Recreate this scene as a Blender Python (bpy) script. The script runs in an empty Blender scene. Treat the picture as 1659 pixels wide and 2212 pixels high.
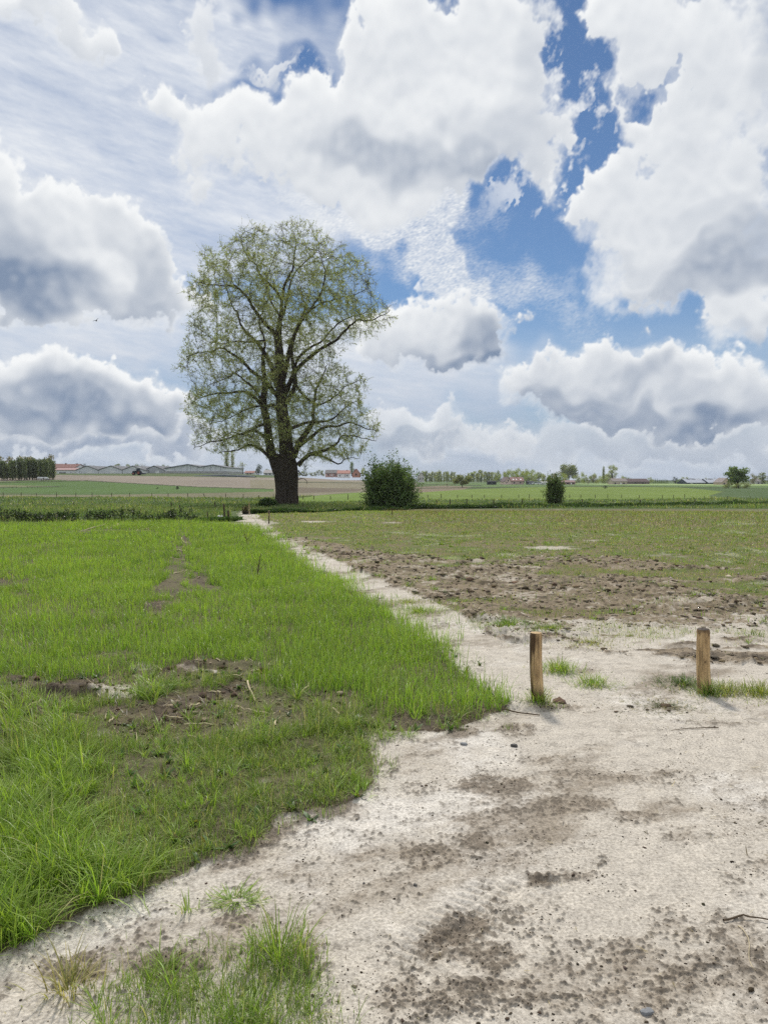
import bpy, bmesh, math, random
import numpy as np
from mathutils import Vector, Matrix, noise as mnoise

# ------------------------------------------------------------------ scene, camera, light
S = bpy.context.scene
COL = S.collection
R = math.radians
CAM_H, PITCH = 1.6, math.atan(69 / 1662.0)
FPX, CX, CY = 1662.0, 829.5, 1106.0          # photo measured on a 1659 x 2212 sheet

cam_d = bpy.data.cameras.new("camera")
cam = bpy.data.objects.new("camera", cam_d)
COL.objects.link(cam)
cam.location = (0, 0, CAM_H)
cam.rotation_euler = (math.pi / 2 - PITCH, 0, 0)
cam_d.sensor_fit = 'VERTICAL'
cam_d.angle_y = 2 * math.atan(1106 / FPX)
cam_d.clip_start, cam_d.clip_end = 0.05, 20000
S.camera = cam
S.render.resolution_x, S.render.resolution_y = 767, 1024
S.view_settings.view_transform = 'Standard'
S.view_settings.look = 'None'
S.view_settings.exposure = 0.0
S.view_settings.gamma = 1.0
S.cycles.use_adaptive_sampling = True
S.cycles.adaptive_threshold = 0.02
S.cycles.use_denoising = False
S.cycles.denoiser = 'OPENIMAGEDENOISE'
S.cycles.denoising_input_passes = 'RGB_ALBEDO_NORMAL'
S.cycles.denoising_prefilter = 'ACCURATE'
S.cycles.max_bounces = 6
S.cycles.diffuse_bounces = 3
S.cycles.glossy_bounces = 2
S.cycles.transmission_bounces = 3
S.cycles.transparent_max_bounces = 4
S.cycles.caustics_reflective = False
S.cycles.caustics_refractive = False
S.cycles.sample_clamp_indirect = 6.0

SUN_EL, SUN_AZ = R(50), R(-6)                # ahead of the viewer, high, veiled by thin cloud
sun_d = bpy.data.lights.new("sun", 'SUN')
sun_d.energy, sun_d.angle, sun_d.color = 3.1, R(7), (1.0, 0.95, 0.87)
sun = bpy.data.objects.new("sun", sun_d)
COL.objects.link(sun)
sdir = Vector((math.sin(SUN_AZ) * math.cos(SUN_EL), math.cos(SUN_AZ) * math.cos(SUN_EL), math.sin(SUN_EL)))
sun.rotation_euler = sdir.to_track_quat('Z', 'Y').to_euler()
sun.location = (0, 0, 60)


def ray(px, py):
    """unit direction of a point measured on the photo"""
    a, b = (px - CX) / FPX, (CY - py) / FPX
    c, s = math.cos(PITCH), math.sin(PITCH)
    v = Vector((a, c + b * s, -s + b * c))
    return v.normalized()


def azel(px, py):
    v = ray(px, py)
    return math.atan2(v.x, v.y) * FPX, math.asin(v.z) * FPX
# HELP
def mesh_np(name, V, F, mat=None, col=None, parent=None, smooth=True, link=True):
    """one mesh object out of arrays: V (n,3), F (m,3|4) or list of such arrays, col (n,4) point colours"""
    V = np.asarray(V, np.float32)
    Fs = F if isinstance(F, list) else [F]
    Fs = [np.asarray(f, np.int32) for f in Fs if len(f)]
    me = bpy.data.meshes.new(name)
    me.vertices.add(len(V))
    me.vertices.foreach_set('co', V.ravel())
    nl = sum(f.size for f in Fs); nf = sum(len(f) for f in Fs)
    me.loops.add(nl); me.polygons.add(nf)
    me.loops.foreach_set('vertex_index', np.concatenate([f.ravel() for f in Fs]))
    tot = np.concatenate([np.full(len(f), f.shape[1], np.int32) for f in Fs])
    st = np.zeros(nf, np.int32); st[1:] = np.cumsum(tot)[:-1]
    me.polygons.foreach_set('loop_start', st)
    me.polygons.foreach_set('loop_total', tot)
    if smooth: me.polygons.foreach_set('use_smooth', np.ones(nf, bool))
    if col is not None:
        a = me.attributes.new('col', 'FLOAT_COLOR', 'POINT')
        a.data.foreach_set('color', np.asarray(col, np.float32).ravel())
    me.update(calc_edges=True)
    if mat: me.materials.append(mat)
    o = bpy.data.objects.new(name, me)
    if link: COL.objects.link(o)
    if parent: o.parent = parent
    return o


def tag(o, label, cat, group=None):
    o['label'] = label; o['category'] = cat
    if group: o['group'] = group
    return o


def empty(name, loc, label, cat, group=None, rz=0.0):
    o = bpy.data.objects.new(name, None)
    o.empty_display_size = 0.1
    COL.objects.link(o)
    o.location = loc; o.rotation_euler = (0, 0, rz)
    return tag(o, label, cat, group)


class NG:
    """small helper that writes node maths"""
    def __init__(s, nt): s.nt = nt
    def node(s, t, **kw):
        n = s.nt.nodes.new(t)
        for k, v in kw.items(): setattr(n, k, v)
        return n
    def put(s, sock, v):
        if isinstance(v, bpy.types.NodeSocket): s.nt.links.new(v, sock)
        elif v is not None: sock.default_value = v
    def m(s, op, a, b=None, c=None, clamp=False):
        n = s.node('ShaderNodeMath', operation=op, use_clamp=clamp)
        s.put(n.inputs[0], a); s.put(n.inputs[1], b); s.put(n.inputs[2], c)
        return n.outputs[0]
    def rng(s, x, a, b, c=0.0, d=1.0, smooth=True):
        n = s.node('ShaderNodeMapRange', interpolation_type='SMOOTHSTEP' if smooth else 'LINEAR')
        s.put(n.inputs[0], x); s.put(n.inputs[1], a); s.put(n.inputs[2], b); s.put(n.inputs[3], c); s.put(n.inputs[4], d)
        return n.outputs[0]
    def mix(s, f, a, b, blend='MIX'):
        n = s.node('ShaderNodeMix', data_type='RGBA', blend_type=blend)
        s.put(n.inputs[0], f); s.put(n.inputs[6], a); s.put(n.inputs[7], b)
        return n.outputs[2]
    def noise(s, vec, scale, detail=6.0, rough=0.55, lac=2.0, dist=0.0, dims='3D', color=False):
        n = s.node('ShaderNodeTexNoise', noise_dimensions=dims)
        s.put(n.inputs['Vector'], vec); s.put(n.inputs['Scale'], scale); s.put(n.inputs['Detail'], detail)
        s.put(n.inputs['Roughness'], rough); s.put(n.inputs['Lacunarity'], lac); s.put(n.inputs['Distortion'], dist)
        return n.outputs[1] if color else n.outputs[0]
    def map(s, vec, scale=(1, 1, 1)):
        n = s.node('ShaderNodeMapping')
        s.put(n.inputs[0], vec); n.inputs[3].default_value = scale
        return n.outputs[0]
# ------------------------------------------------------------------ world: clear sky
W = bpy.data.worlds.new("World")
S.world = W
W.use_nodes = True
NT = W.node_tree
NT.nodes.clear()
_sky = NT.nodes.new('ShaderNodeTexSky')
_sky.sky_type = 'NISHITA'
_sky.sun_disc = False
_sky.sun_elevation, _sky.sun_rotation = SUN_EL, SUN_AZ
_sky.altitude, _sky.air_density, _sky.dust_density, _sky.ozone_density = 0, 1.0, 0.0, 6.0
_bg = NT.nodes.new('ShaderNodeBackground')
_bg.inputs[1].default_value = 0.075
_out = NT.nodes.new('ShaderNodeOutputWorld')
NT.links.new(_sky.outputs[0], _bg.inputs[0])
NT.links.new(_bg.outputs[0], _out.inputs[0])
# ------------------------------------------------------------------ cloud cover (a shell 9 km out, thin where the blue shows)
CLN, CLW = 1.9, 1010.0                                # step and half width; one unit is 1/1662 rad
cx1 = np.arange(-CLW, CLW + .1, CLN)
cy1 = np.arange(-24, 965, CLN)
CXg, CYg = np.meshgrid(cx1, cy1)
ny, nx = CXg.shape
rs = np.random.RandomState(11)
_ky = np.fft.fftfreq(ny)[:, None] / CLN
_kx = np.fft.rfftfreq(nx)[None, :] / CLN


def spec(beta, lo, hi, sx=1.0, sy=1.0, rot=0.0):
    """random field with a power spectrum between two wavelengths (units), stretched sx, sy"""
    c, s = math.cos(rot), math.sin(rot)
    k = np.hypot((_kx * c + _ky * s) * sx, (-_kx * s + _ky * c) * sy) + 1e-9
    amp = k ** (-beta) * np.exp(-(k * lo) ** 2) * (1 - np.exp(-(k * hi) ** 2))
    f = np.fft.irfft2(np.fft.rfft2(rs.standard_normal((ny, nx))) * amp, s=(ny, nx))
    return f / f.std()


def blur(a, s):
    pad = int(4 * s / CLN) + 2
    b = np.pad(a, pad, mode='edge')
    ky = np.fft.fftfreq(b.shape[0])[:, None] / CLN
    kx = np.fft.rfftfreq(b.shape[1])[None, :] / CLN
    b = np.fft.irfft2(np.fft.rfft2(b) * np.exp(-2 * (math.pi * s) ** 2 * (kx ** 2 + ky ** 2)), s=b.shape)
    return b[pad:pad + a.shape[0], pad:pad + a.shape[1]]


def sst(x, a, b):
    t = np.clip((x - a) / (b - a), 0, 1)
    return t * t * (3 - 2 * t)


def shift(a, dx, dy):
    """value found dx, dy units away (dy up)"""
    jx, jy = int(round(dx / CLN)), int(round(dy / CLN))
    return np.roll(np.roll(a, -jx, 1), -jy, 0) if True else a


def blobs(X, Y, lst):
    t = np.zeros_like(X)
    for b in lst:
        px, py, rx, ry = b[:4]
        rot = R(b[4]) if len(b) > 4 else 0.0
        wg = b[5] if len(b) > 5 else 1.0
        cx, cy = azel(px, py)
        hx = (azel(px + 5, py)[0] - azel(px - 5, py)[0]) / 10.0
        hy = (azel(px, py - 5)[1] - azel(px, py + 5)[1]) / 10.0
        c, n = math.cos(rot), math.sin(rot)
        u = ((X - cx) * c + (Y - cy) * n) / (rx * hx * 1.25)
        w = (-(X - cx) * n + (Y - cy) * c) / (ry * hy * 1.25)
        t += wg * sst(-(u * u + w * w), -1.0, 0.0)
    return t


# shared fields
w1x, w1y = spec(1.6, 30, 260), spec(1.6, 30, 260)
w2x, w2y = spec(1.5, 5, 60), spec(1.5, 5, 60)
fine = spec(1.45, 3, 120)                              # ragged edge
wisp = spec(1.5, 4, 200, 2.0, 1.0, R(60))
bil = sum(a * (1.0 - np.abs(spec(0.6, w * .45, w * .9)) * 1.1) for w, a in ((120, .5), (62, .34), (30, .2), (14, .08), (7, .04)))
bil = bil - bil.mean()
bils = blur(bil, 3.0)
big = spec(1.8, 40, 400)
SX, SY = CXg + 16 * w1x, CYg + 16 * w1y
WX, WY = SX + 5.5 * w2x, SY + 5.5 * w2y
SRGB = lambda *c: np.array([((v / 255 + .055) / 1.055) ** 2.4 for v in c])
WHITE, GREY = SRGB(246, 248, 249), SRGB(130, 147, 172)
acc_c = np.zeros((ny, nx, 3))                          # premultiplied light
acc_a = np.zeros((ny, nx))


def layer(alpha, light, white=None, grey=None):
    global acc_c, acc_a
    w = WHITE if white is None else white
    gcol = GREY if grey is None else grey
    L = np.clip(light, 0, 1)[..., None]
    c = gcol * (1 - L) + w * L
    al = np.clip(alpha, 0, 1)
    acc_c = acc_c * (1 - al[..., None]) + c * al[..., None]
    acc_a = acc_a * (1 - al) + al


def cloud(body, dark=(), bright=(), holes=(), soft=0.9, thr=0.16, rough=0.15, puff=0.34, lit=0.9, rel=1.0, shade=0.4,
          opac=1.0, wisps=0.0, grey=None, white=None, sun=(-0.1, 1.0), rim=0.22):
    F = np.minimum(blobs(WX, WY, body), 1.25)
    if holes: F = F - blobs(WX, WY, holes)
    edge = 1.25 - np.clip(F, 0, 1.25)
    gate = sst(F, 0.03, 0.5)
    T = F + gate * (puff * bil + rough * fine * (.1 + .7 * edge) + wisps * wisp * edge)
    H = np.clip(T - thr, 0, 2.0)
    Hs = blur(H, 7.0)
    # light that comes through the cloud from the sun's side, near and far
    near = sum(shift(H, sun[0] * d, sun[1] * d) for d in (8, 16, 26)) / 3
    far = blur(H, 14.0)
    far = sum(shift(far, sun[0] * d, sun[1] * d) for d in (30, 60, 95)) / 3
    under = 1 - np.exp(-2.5 * far)                     # 1 well below the lit top
    T = T - under * gate * (puff * .5 * bil + rough * .3 * fine * edge)
    a = sst(T + 1.2 * sst(F, .7, 1.2), thr - .06, thr + soft * (.95 + 1.0 * under))
    Fb = blur(F, 13.0)
    mist = sst(Fb + (.16 * wisp + .08 * fine) * sst(Fb, .05, .45) - .16, .0, .75) * .5
    layer(mist * opac, .86 + .05 * bils, None, grey)
    trans = np.exp(-.9 * shade * near - 1.2 * shade * far)
    gx = (shift(Hs, CLN, 0) - shift(Hs, -CLN, 0)); gy = (shift(Hs, 0, CLN) - shift(Hs, 0, -CLN))
    slope = -(gx * sun[0] + gy * sun[1])
    L = lit - 0.50 + 0.50 * trans + rel * (0.13 * np.tanh(slope * 6.0) + 0.06 * bils + .035 * big)
    L += rim * np.exp(-3.0 * H) * np.clip(1 - 1.25 * under, 0, 1)    # thin edges let the light through
    if dark: L -= .72 * np.tanh(1.0 * blobs(SX, SY, dark) / .72) * (1 + 0.14 * big + 0.35 * bils)
    if bright: L += blobs(SX, SY, bright)
    layer(a * opac, L, white, grey)


# --- thin high veils, streaked
st = spec(1.5, 4, 500, 3.2, .5, R(-7))
st2 = spec(1.4, 3, 160, 2.2, .6, R(-12))
va = blobs(SX, SY, [(150, 200, 430, 260), (40, 330, 360, 200), (480, 430, 330, 120, 0, .8), (560, 80, 270, 90, 0, .7), (330, 60, 260, 130), (250, 720, 500, 110, 0, .9),
                    (900, 830, 330, 100, 0, .9), (820, 770, 190, 100), (100, 700, 300, 70), (330, 240, 200, 100, 0, -.15), (620, 130, 90, 40, 0, -.6), (700, 570, 120, 80, 0, .25), (330, 480, 300, 130, 0, .6), (560, 520, 180, 110, 0, .75), (60, 720, 300, 80, 0, .6)])
layer(np.minimum(va, 1.05) * np.clip(.86 + .045 * st + .04 * st2, 0, 1) * .97, .62 + .05 * st + .02 * st2, grey=SRGB(164, 181, 210))
# --- mackerel patch
mx, my = CXg + 3.0 * w2x + 8 * w1x, CYg + 3.0 * w2y + 8 * w1y
rip = spec(0.2, 5.5, 8.0, 1.8, .6, R(14)) * .6 + .6 * spec(.9, 4, 60, 1.6, .6, R(10))
mk = blobs(SX, SY, [(760, 470, 180, 56, -15), (880, 540, 150, 60, -25), (960, 590, 96, 44, -25), (900, 460, 100, 60), (1060, 590, 130, 55, -15, .5), (1180, 660, 140, 60, -20, .42),
                    (1000, 480, 80, 45, 0, .45), (950, 430, 50, 50, 0, .5)])
mk = np.minimum(mk, 1)
layer(np.clip(mk * (.62 * mk + .15 * rip * (1.25 - .6 * mk) + .12), 0, .93), .84 + .05 * rip)
# --- haze bank along the horizon
hz = np.clip(1.15 - CYg / 330.0, 0, .97) ** 1.2
layer(hz * np.clip(1.0 + .08 * st, 0, 1), .50 + .10 * st + .05 * big, grey=SRGB(146, 163, 192), white=SRGB(215, 222, 230))
# --- low banks
cloud([(100, 935, 420, 46), (330, 930, 180, 40), (0, 905, 260, 46), (150, 920, 300, 40)], [(120, 935, 460, 44, 0, .50), (330, 940, 170, 30, 0, .15)], lit=.86, rel=.5, opac=.95, rim=.05, soft=1.1, puff=.2, grey=SRGB(146, 161, 184))
cloud([(830, 890, 62, 30), (930, 905, 60, 34), (880, 930, 120, 30), (1075, 940, 62, 26), (1000, 950, 120, 26), (930, 965, 200, 28)], [(900, 955, 150, 26, 0, .3), (1090, 952, 40, 14, 0, .2)], lit=.74, rel=.8, opac=.75)
cloud([(1330, 960, 460, 50), (1560, 940, 260, 55)], [(1450, 965, 300, 40, 0, .3)], lit=.72, rel=.4, opac=.5)
# --- cumulus, right of the tree and far right
cloud([(1310, 748, 48, 42), (1380, 772, 75, 48), (1240, 795, 85, 48), (1150, 822, 78, 48), (1300, 825, 160, 70), (1420, 815, 110, 62), (1520, 802, 76, 44), (1590, 830, 80, 52), (1500, 862, 180, 60), (1340, 880, 190, 44), (1650, 880, 90, 60), (1450, 905, 240, 40)],
      [(1395, 805, 52, 46, 0, .3), (1215, 876, 150, 32, 0, .34), (1400, 908, 230, 30, 0, .34), (1320, 855, 90, 26, 0, .14), (1560, 895, 140, 36, 0, .22), (1500, 840, 60, 24, 0, .12)], lit=.85)
cloud([(920, 664, 58, 46), (1000, 668, 54, 50), (960, 705, 115, 60), (875, 715, 80, 60), (1040, 722, 60, 52), (1000, 764, 92, 50), (905, 758, 110, 44), (830, 720, 60, 50)],
      [(1050, 748, 62, 62, 0, .5), (985, 790, 95, 30, 0, .36), (900, 780, 60, 22, 0, .12)], [(900, 690, 90, 60, 0, .10)], lit=.87, sun=(-.5, .9))
# --- left bank
cloud([(20, 800, 100, 56), (112, 800, 66, 48), (60, 862, 170, 52), (200, 842, 110, 50), (292, 852, 110, 46), (365, 852, 70, 30), (200, 888, 290, 46), (120, 910, 260, 30)],
      [(50, 850, 160, 46, 0, .36), (120, 826, 70, 40, 0, .18), (280, 880, 190, 46, 0, .40), (120, 900, 300, 34, 0, .34)], lit=.93, soft=.9, sun=(.4, .9))
cloud([(0, 375, 78, 78), (60, 440, 90, 60), (150, 466, 110, 66), (235, 505, 110, 72), (320, 555, 80, 70, -35), (390, 585, 50, 44, -30), (400, 640, 60, 60), (300, 625, 130, 84), (100, 560, 170, 130), (10, 560, 150, 130), (200, 625, 160, 85), (60, 645, 220, 50)],
      [(0, 545, 100, 120, -30, .4), (80, 625, 160, 60, 0, .5), (0, 620, 110, 80, 0, .25), (360, 590, 80, 90, 20, .3), (300, 680, 120, 34, 0, .25)], [(205, 580, 66, 110, 20, .22)], lit=.93, shade=.35, sun=(.5, .85))
# --- small scraps
cloud([(60, 28, 130, 44), (190, 72, 90, 46), (252, 96, 46, 20), (20, 10, 140, 40)], lit=.92, opac=.92, rel=.6)
cloud([(440, 40, 34, 100), (470, 120, 40, 60), (560, 150, 60, 20, 0, .6)], lit=.86, opac=.7, rel=.4, wisps=.35)
# --- the great middle cloud
cloud([(365, 235, 44, 50), (430, 262, 90, 58), (480, 335, 100, 78), (560, 255, 92, 66), (655, 205, 70, 60), (600, 330, 160, 90), (740, 262, 120, 92), (830, 300, 180, 110), (775, 90, 50, 120), (860, 100, 120, 140), (980, 80, 150, 130), (1090, 60, 120, 130), (1000, 220, 190, 150), (1140, 240, 100, 120), (1130, 120, 75, 100), (1000, 360, 130, 60), (860, 410, 130, 60), (1160, 390, 46, 54), (1185, 325, 56, 48), (700, 400, 130, 50), (415, 395, 40, 34), (820, 460, 110, 50)],
      [(800, 330, 120, 40, 0, .10), (890, 335, 200, 55, -5, .30), (1100, 300, 140, 90, 0, .2), (960, 385, 130, 46, 0, .14), (1180, 90, 60, 120, 0, .15), (740, 330, 60, 30, 0, .10)], [(900, 220, 190, 80, 0, .08)], lit=.95, soft=1.15, rough=.24, shade=.22, rel=.8, wisps=.16,
      holes=[(1252, 90, 20, 70, 0, .8), (1212, 100, 28, 34, 0, .7), (1268, 200, 24, 80, 0, 1.0), (1296, 300, 44, 60, 0, .9), (1090, 400, 45, 40, 0, .5), (590, 130, 100, 40, 0, .8), (500, 355, 60, 36, 0, .7), (570, 400, 90, 36, 0, .75), (490, 405, 60, 30, 0, .7), (660, 440, 80, 24, 0, .5)])
# --- the great right cloud
cloud([(1340, 40, 80, 70), (1420, 60, 130, 110), (1560, 100, 160, 160), (1400, 160, 100, 90), (1430, 265, 110, 100), (1560, 280, 160, 150), (1335, 400, 120, 60), (1250, 476, 88, 44), (1330, 500, 130, 80), (1450, 450, 170, 120), (1600, 480, 160, 150), (1400, 600, 130, 64), (1500, 605, 130, 66), (1610, 620, 90, 70), (1600, 700, 84, 62), (1300, 20, 60, 40)],
      [(1640, 530, 170, 70, 12, .5), (1490, 618, 150, 46, 10, .32), (1660, 110, 60, 140, 0, .22), (1540, 470, 120, 40, 0, .10), (1640, 725, 60, 46, 0, .22), (1400, 570, 80, 30, 0, .10)], lit=.95, soft=1.15, rough=.24, shade=.24, rel=.8, wisps=.12,
      holes=[(1447, 172, 34, 26, 0, 1.2), (1388, 215, 34, 34, 0, 1.0), (1256, 190, 22, 120, 0, .8), (1225, 410, 34, 34, 0, .9), (1312, 300, 34, 50, 0, .8)])
# --- torn scraps drifting in the blue gaps
gp = blobs(SX, SY, [(1250, 110, 70, 110), (1290, 270, 80, 120), (1210, 400, 90, 80), (1110, 420, 80, 80, 0, .8), (680, 150, 90, 50, 0, .7), (1300, 650, 160, 60, 0, .3)])
layer(np.minimum(gp, 1) * np.clip(.10 + .34 * wisp + .30 * fine * (wisp > -.4), 0, .75), .86 + .05 * fine)
# MESH
def shell_dirs(ax, ay):
    a, e = ax / FPX, ay / FPX
    return np.stack([np.sin(a) * np.cos(e), np.cos(a) * np.cos(e), np.sin(e)], -1)


def quads(nr, nc, off=0):
    i = np.arange(nr - 1)[:, None] * nc + np.arange(nc - 1)[None, :] + off
    return np.stack([i, i + 1, i + 1 + nc, i + nc], -1).reshape(-1, 4)


EDGE_C, EDGE_A = SRGB(226, 231, 238), .85
_hard = np.maximum(sst(np.abs(CXg), CLW - 60, CLW - 4), sst(CYg, 938, CYg.max() - 3))
_soft = np.maximum(sst(np.abs(CXg) + 38 * w1x + 26 * fine + 30 * bil, 868, 960), sst(CYg + 10 * w1y + 6 * fine, 925, 955))
_rim = np.maximum(_soft, _hard)                                     # a ragged bank of cloud eases into the coarser dome
_ec = np.clip(EDGE_C + ((.10 * bils + .05 * big) * (1 - _hard))[..., None], .2, .95)
_col = np.where(acc_a[..., None] > 2e-3, acc_c / np.maximum(acc_a, 1e-4)[..., None], EDGE_C)
_col = _col * (1 - _rim[..., None]) + _ec * _rim[..., None]
_al = acc_a * (1 - _rim) + EDGE_A * _rim
_dv = shell_dirs(CXg, CYg).reshape(-1, 3)
_dc = np.concatenate([_col, _al[..., None]], -1).reshape(-1, 4)
_df = quads(ny, nx)
# the rest of the sky dome, coarser
_n0 = 230
ca = np.concatenate([np.linspace(cx1[-1] / FPX, 2 * math.pi + cx1[0] / FPX, _n0), np.linspace(cx1[0] / FPX, cx1[-1] / FPX, 40)[1:] + 2 * math.pi])
ce = np.concatenate([[cy1[0] / FPX], np.linspace(.01, cy1[-1] / FPX, 48), np.linspace(cy1[-1] / FPX, 1.56, 50)[1:]])
CA, CE = np.meshgrid(ca, ce)


def cfield(beta, lo):
    kk = np.hypot(np.fft.fftfreq(len(ce))[:, None] * 1.6, np.fft.rfftfreq(len(ca))[None, :]) + 1e-6
    f = np.fft.irfft2(np.fft.rfft2(rs.standard_normal(CA.shape)) * kk ** (-beta) * np.exp(-(kk * lo) ** 2) * (kk > .008), s=CA.shape)
    return f / f.std()


_t1, _t2 = cfield(1.5, 1.5), cfield(1.8, 4)
_w = np.minimum(np.minimum(sst(CA, ca[0], ca[0] + .16), 1 - sst(CA, ca[_n0 - 1] - .16, ca[_n0 - 1])) + sst(CE, cy1[-1] / FPX + .02, cy1[-1] / FPX + .2), 1)
_fill = EDGE_A * (1 - _w) + _w * np.clip(.52 + .42 * sst(_t1, -.2, .7) + .12 * sst(.25 - CE, 0, .25), .1, .97)
_cl = np.clip(.78 + .16 * _t1 - .10 * sst(_t2, .2, 1.4), .25, 1)[..., None]
_ccol = EDGE_C * (1 - _w[..., None]) + _w[..., None] * (SRGB(176, 188, 206) * (1 - _cl) + SRGB(246, 248, 249) * _cl)
_sd = np.array([sdir.x, sdir.y, sdir.z])
_cd = shell_dirs(CA * FPX, CE * FPX)
_fill *= 1 - .92 * sst((_cd * _sd).sum(-1), math.cos(R(16)), math.cos(R(5)))          # thin round the sun
_fill = np.clip(_fill, 0.02, .95)
_cc = np.concatenate([_ccol, _fill[..., None]], -1).reshape(-1, 4)
_cf = quads(len(ce), len(ca))
_keep = ~((_cf[:, 0] % len(ca) >= _n0 - 1) & (_cf[:, 0] // len(ca) < 48))
_cf = _cf[_keep] + len(_dv)
clouds = mesh_np('sky', np.concatenate([_dv, _cd.reshape(-1, 3)]) * 9000.0, np.concatenate([_df, _cf]),
                 None, col=np.concatenate([_dc, _cc]), smooth=False)
clouds['kind'] = 'structure'
_m = bpy.data.materials.new('cloud_cover')
_m.use_nodes = True
_t = _m.node_tree; _t.nodes.clear()
_at = _t.nodes.new('ShaderNodeAttribute'); _at.attribute_name = 'col'
_em = _t.nodes.new('ShaderNodeEmission'); _tr = _t.nodes.new('ShaderNodeBsdfTransparent')
_mx = _t.nodes.new('ShaderNodeMixShader'); _o = _t.nodes.new('ShaderNodeOutputMaterial')
_t.links.new(_at.outputs['Color'], _em.inputs[0]); _t.links.new(_at.outputs['Alpha'], _mx.inputs[0])
_t.links.new(_tr.outputs[0], _mx.inputs[1]); _t.links.new(_em.outputs[0], _mx.inputs[2]); _t.links.new(_mx.outputs[0], _o.inputs[0])
_m.cycles.emission_sampling = 'NONE'
clouds.data.materials.append(_m)
del acc_c, CXg, CYg, SX, SY, WX, WY, _dv, _dc, _df
# ------------------------------------------------------------------ ground
def perlin(x, y, seed=0):
    xi, yi = np.floor(x), np.floor(y)
    fx, fy = x - xi, y - yi
    xi, yi = xi.astype(np.int64), yi.astype(np.int64)

    def grad(ix, iy, dx, dy):
        h = (ix * 374761393 + iy * 668265263 + seed * 974634541) & 0xffffffff
        h = ((h ^ (h >> 13)) * 1274126177) & 0xffffffff
        h = h ^ (h >> 16)
        a = (h & 0xffff) * (2 * math.pi / 65536)
        return np.cos(a) * dx + np.sin(a) * dy
    u = fx * fx * fx * (fx * (fx * 6 - 15) + 10); v = fy * fy * fy * (fy * (fy * 6 - 15) + 10)
    a = grad(xi, yi, fx, fy); b = grad(xi + 1, yi, fx - 1, fy)
    c = grad(xi, yi + 1, fx, fy - 1); d = grad(xi + 1, yi + 1, fx - 1, fy - 1)
    return ((a * (1 - u) + b * u) * (1 - v) + (c * (1 - u) + d * u) * v) * 1.5


def fbm(x, y, lam, octs=4, gain=0.5, seed=0, minlam=None):
    """minlam: array of the smallest wavelength worth adding at each point"""
    t = np.zeros_like(x); amp = 1.0; nrm = 0.0
    for i in range(octs):
        l = lam / 2 ** i
        n = perlin(x / l, y / l, seed + i * 17)
        if minlam is not None: n = n * np.clip((l - minlam) / (minlam + 1e-9), 0, 1)
        t += amp * n; nrm += amp; amp *= gain
    return t / nrm


def H0(x, y):
    x, y = np.asarray(x, float), np.asarray(y, float)
    u = x / np.maximum(y, 1.0)
    sl = 1 - sst(u, -.25, .12)
    h = -0.6 * sst(y, 34, 60) - 0.7 * sst(y, 80, 160)
    return h + sl * 6.2 * sst(y, 110, 370)


def project(x, y, z=None):
    """where a point of the ground was measured on the photo sheet"""
    z = H0(x, y) if z is None else z
    c, s = math.cos(PITCH), math.sin(PITCH)
    dz = z - CAM_H
    f = np.maximum(y * c - dz * s, 0.05)
    up = y * s + dz * c
    return CX + FPX * x / f, CY - FPX * up / f


def at(px, py, lift=0.0):
    """ground point under a place measured on the photo sheet"""
    d = ray(px, py)
    t0, t = 1.0, 1.0
    f = lambda t: CAM_H + d.z * t - float(H0(d.x * t, d.y * t)) - lift
    while f(t) > 0 and t < 6000:
        t0 = t; t *= 1.02
    for _ in range(40):
        m = (t0 + t) / 2
        if f(m) > 0: t0 = m
        else: t = m
    return Vector((d.x * t, d.y * t, CAM_H + d.z * t))


def inside(PX, PY, poly):
    r = np.zeros(PX.shape, bool)
    n = len(poly); j = n - 1
    for i in range(n):
        xi, yi = poly[i]; xj, yj = poly[j]
        if yi != yj:
            r ^= ((yi > PY) != (yj > PY)) & (PX < (xj - xi) * (PY - yi) / (yj - yi) + xi)
        j = i
    return r


def spots(PX, PY, lst):
    """soft patches: (x, y, rx, ry, weight[, tilt])"""
    t = np.zeros_like(PX)
    for b in lst:
        a = R(b[5]) if len(b) > 5 else 0.0
        dx, dy = PX - b[0], PY - b[1]
        u = (dx * math.cos(a) + dy * math.sin(a)) / b[2]; v = (-dx * math.sin(a) + dy * math.cos(a)) / b[3]
        t = np.maximum(t, b[4] * sst(-(u * u + v * v), -1.0, -.1))
    return t


Z_FIELD = [(-6000, 1129), (430, 1128), (520, 1136), (560, 1148), (610, 1186), (700, 1246), (830, 1318), (930, 1392), (1010, 1462), (1085, 1520), (1080, 1540), (1000, 1540), (860, 1545),
           (760, 1530), (640, 1505), (560, 1480), (420, 1440), (300, 1450), (150, 1470), (0, 1460), (-6000, 1480)]
Z_PATCH = [(-6000, 1470), (0, 1450), (300, 1440), (560, 1470), (760, 1520), (1000, 1535), (1040, 1545), (980, 1580), (800, 1580), (640, 1610), (300, 1640), (0, 1660), (-6000, 1680)]
Z_VERGE = [(-6000, 1650), (0, 1600), (300, 1610), (560, 1590), (760, 1560), (800, 1600), (808, 1690), (780, 1728), (700, 1750), (600, 1762), (545, 1835), (430, 1868), (335, 1925), (170, 1985), (0, 2065), (-300, 2200), (-900, 2500), (-6000, 4600)]
Z_CLUMP = [(205, 2260), (225, 2130), (330, 2065), (450, 2075), (560, 2030), (640, 2050), (700, 2120), (735, 2180), (745, 2260), (700, 2500), (300, 2500)]
Z_RIGHT = [(560, 1118), (600, 1150), (655, 1178), (765, 1226), (880, 1275), (1000, 1330), (1085, 1380), (1140, 1392), (1240, 1400), (1400, 1410), (1560, 1420), (7000, 1560), (7000, 1100), (3000, 1096), (560, 1098)]
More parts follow.
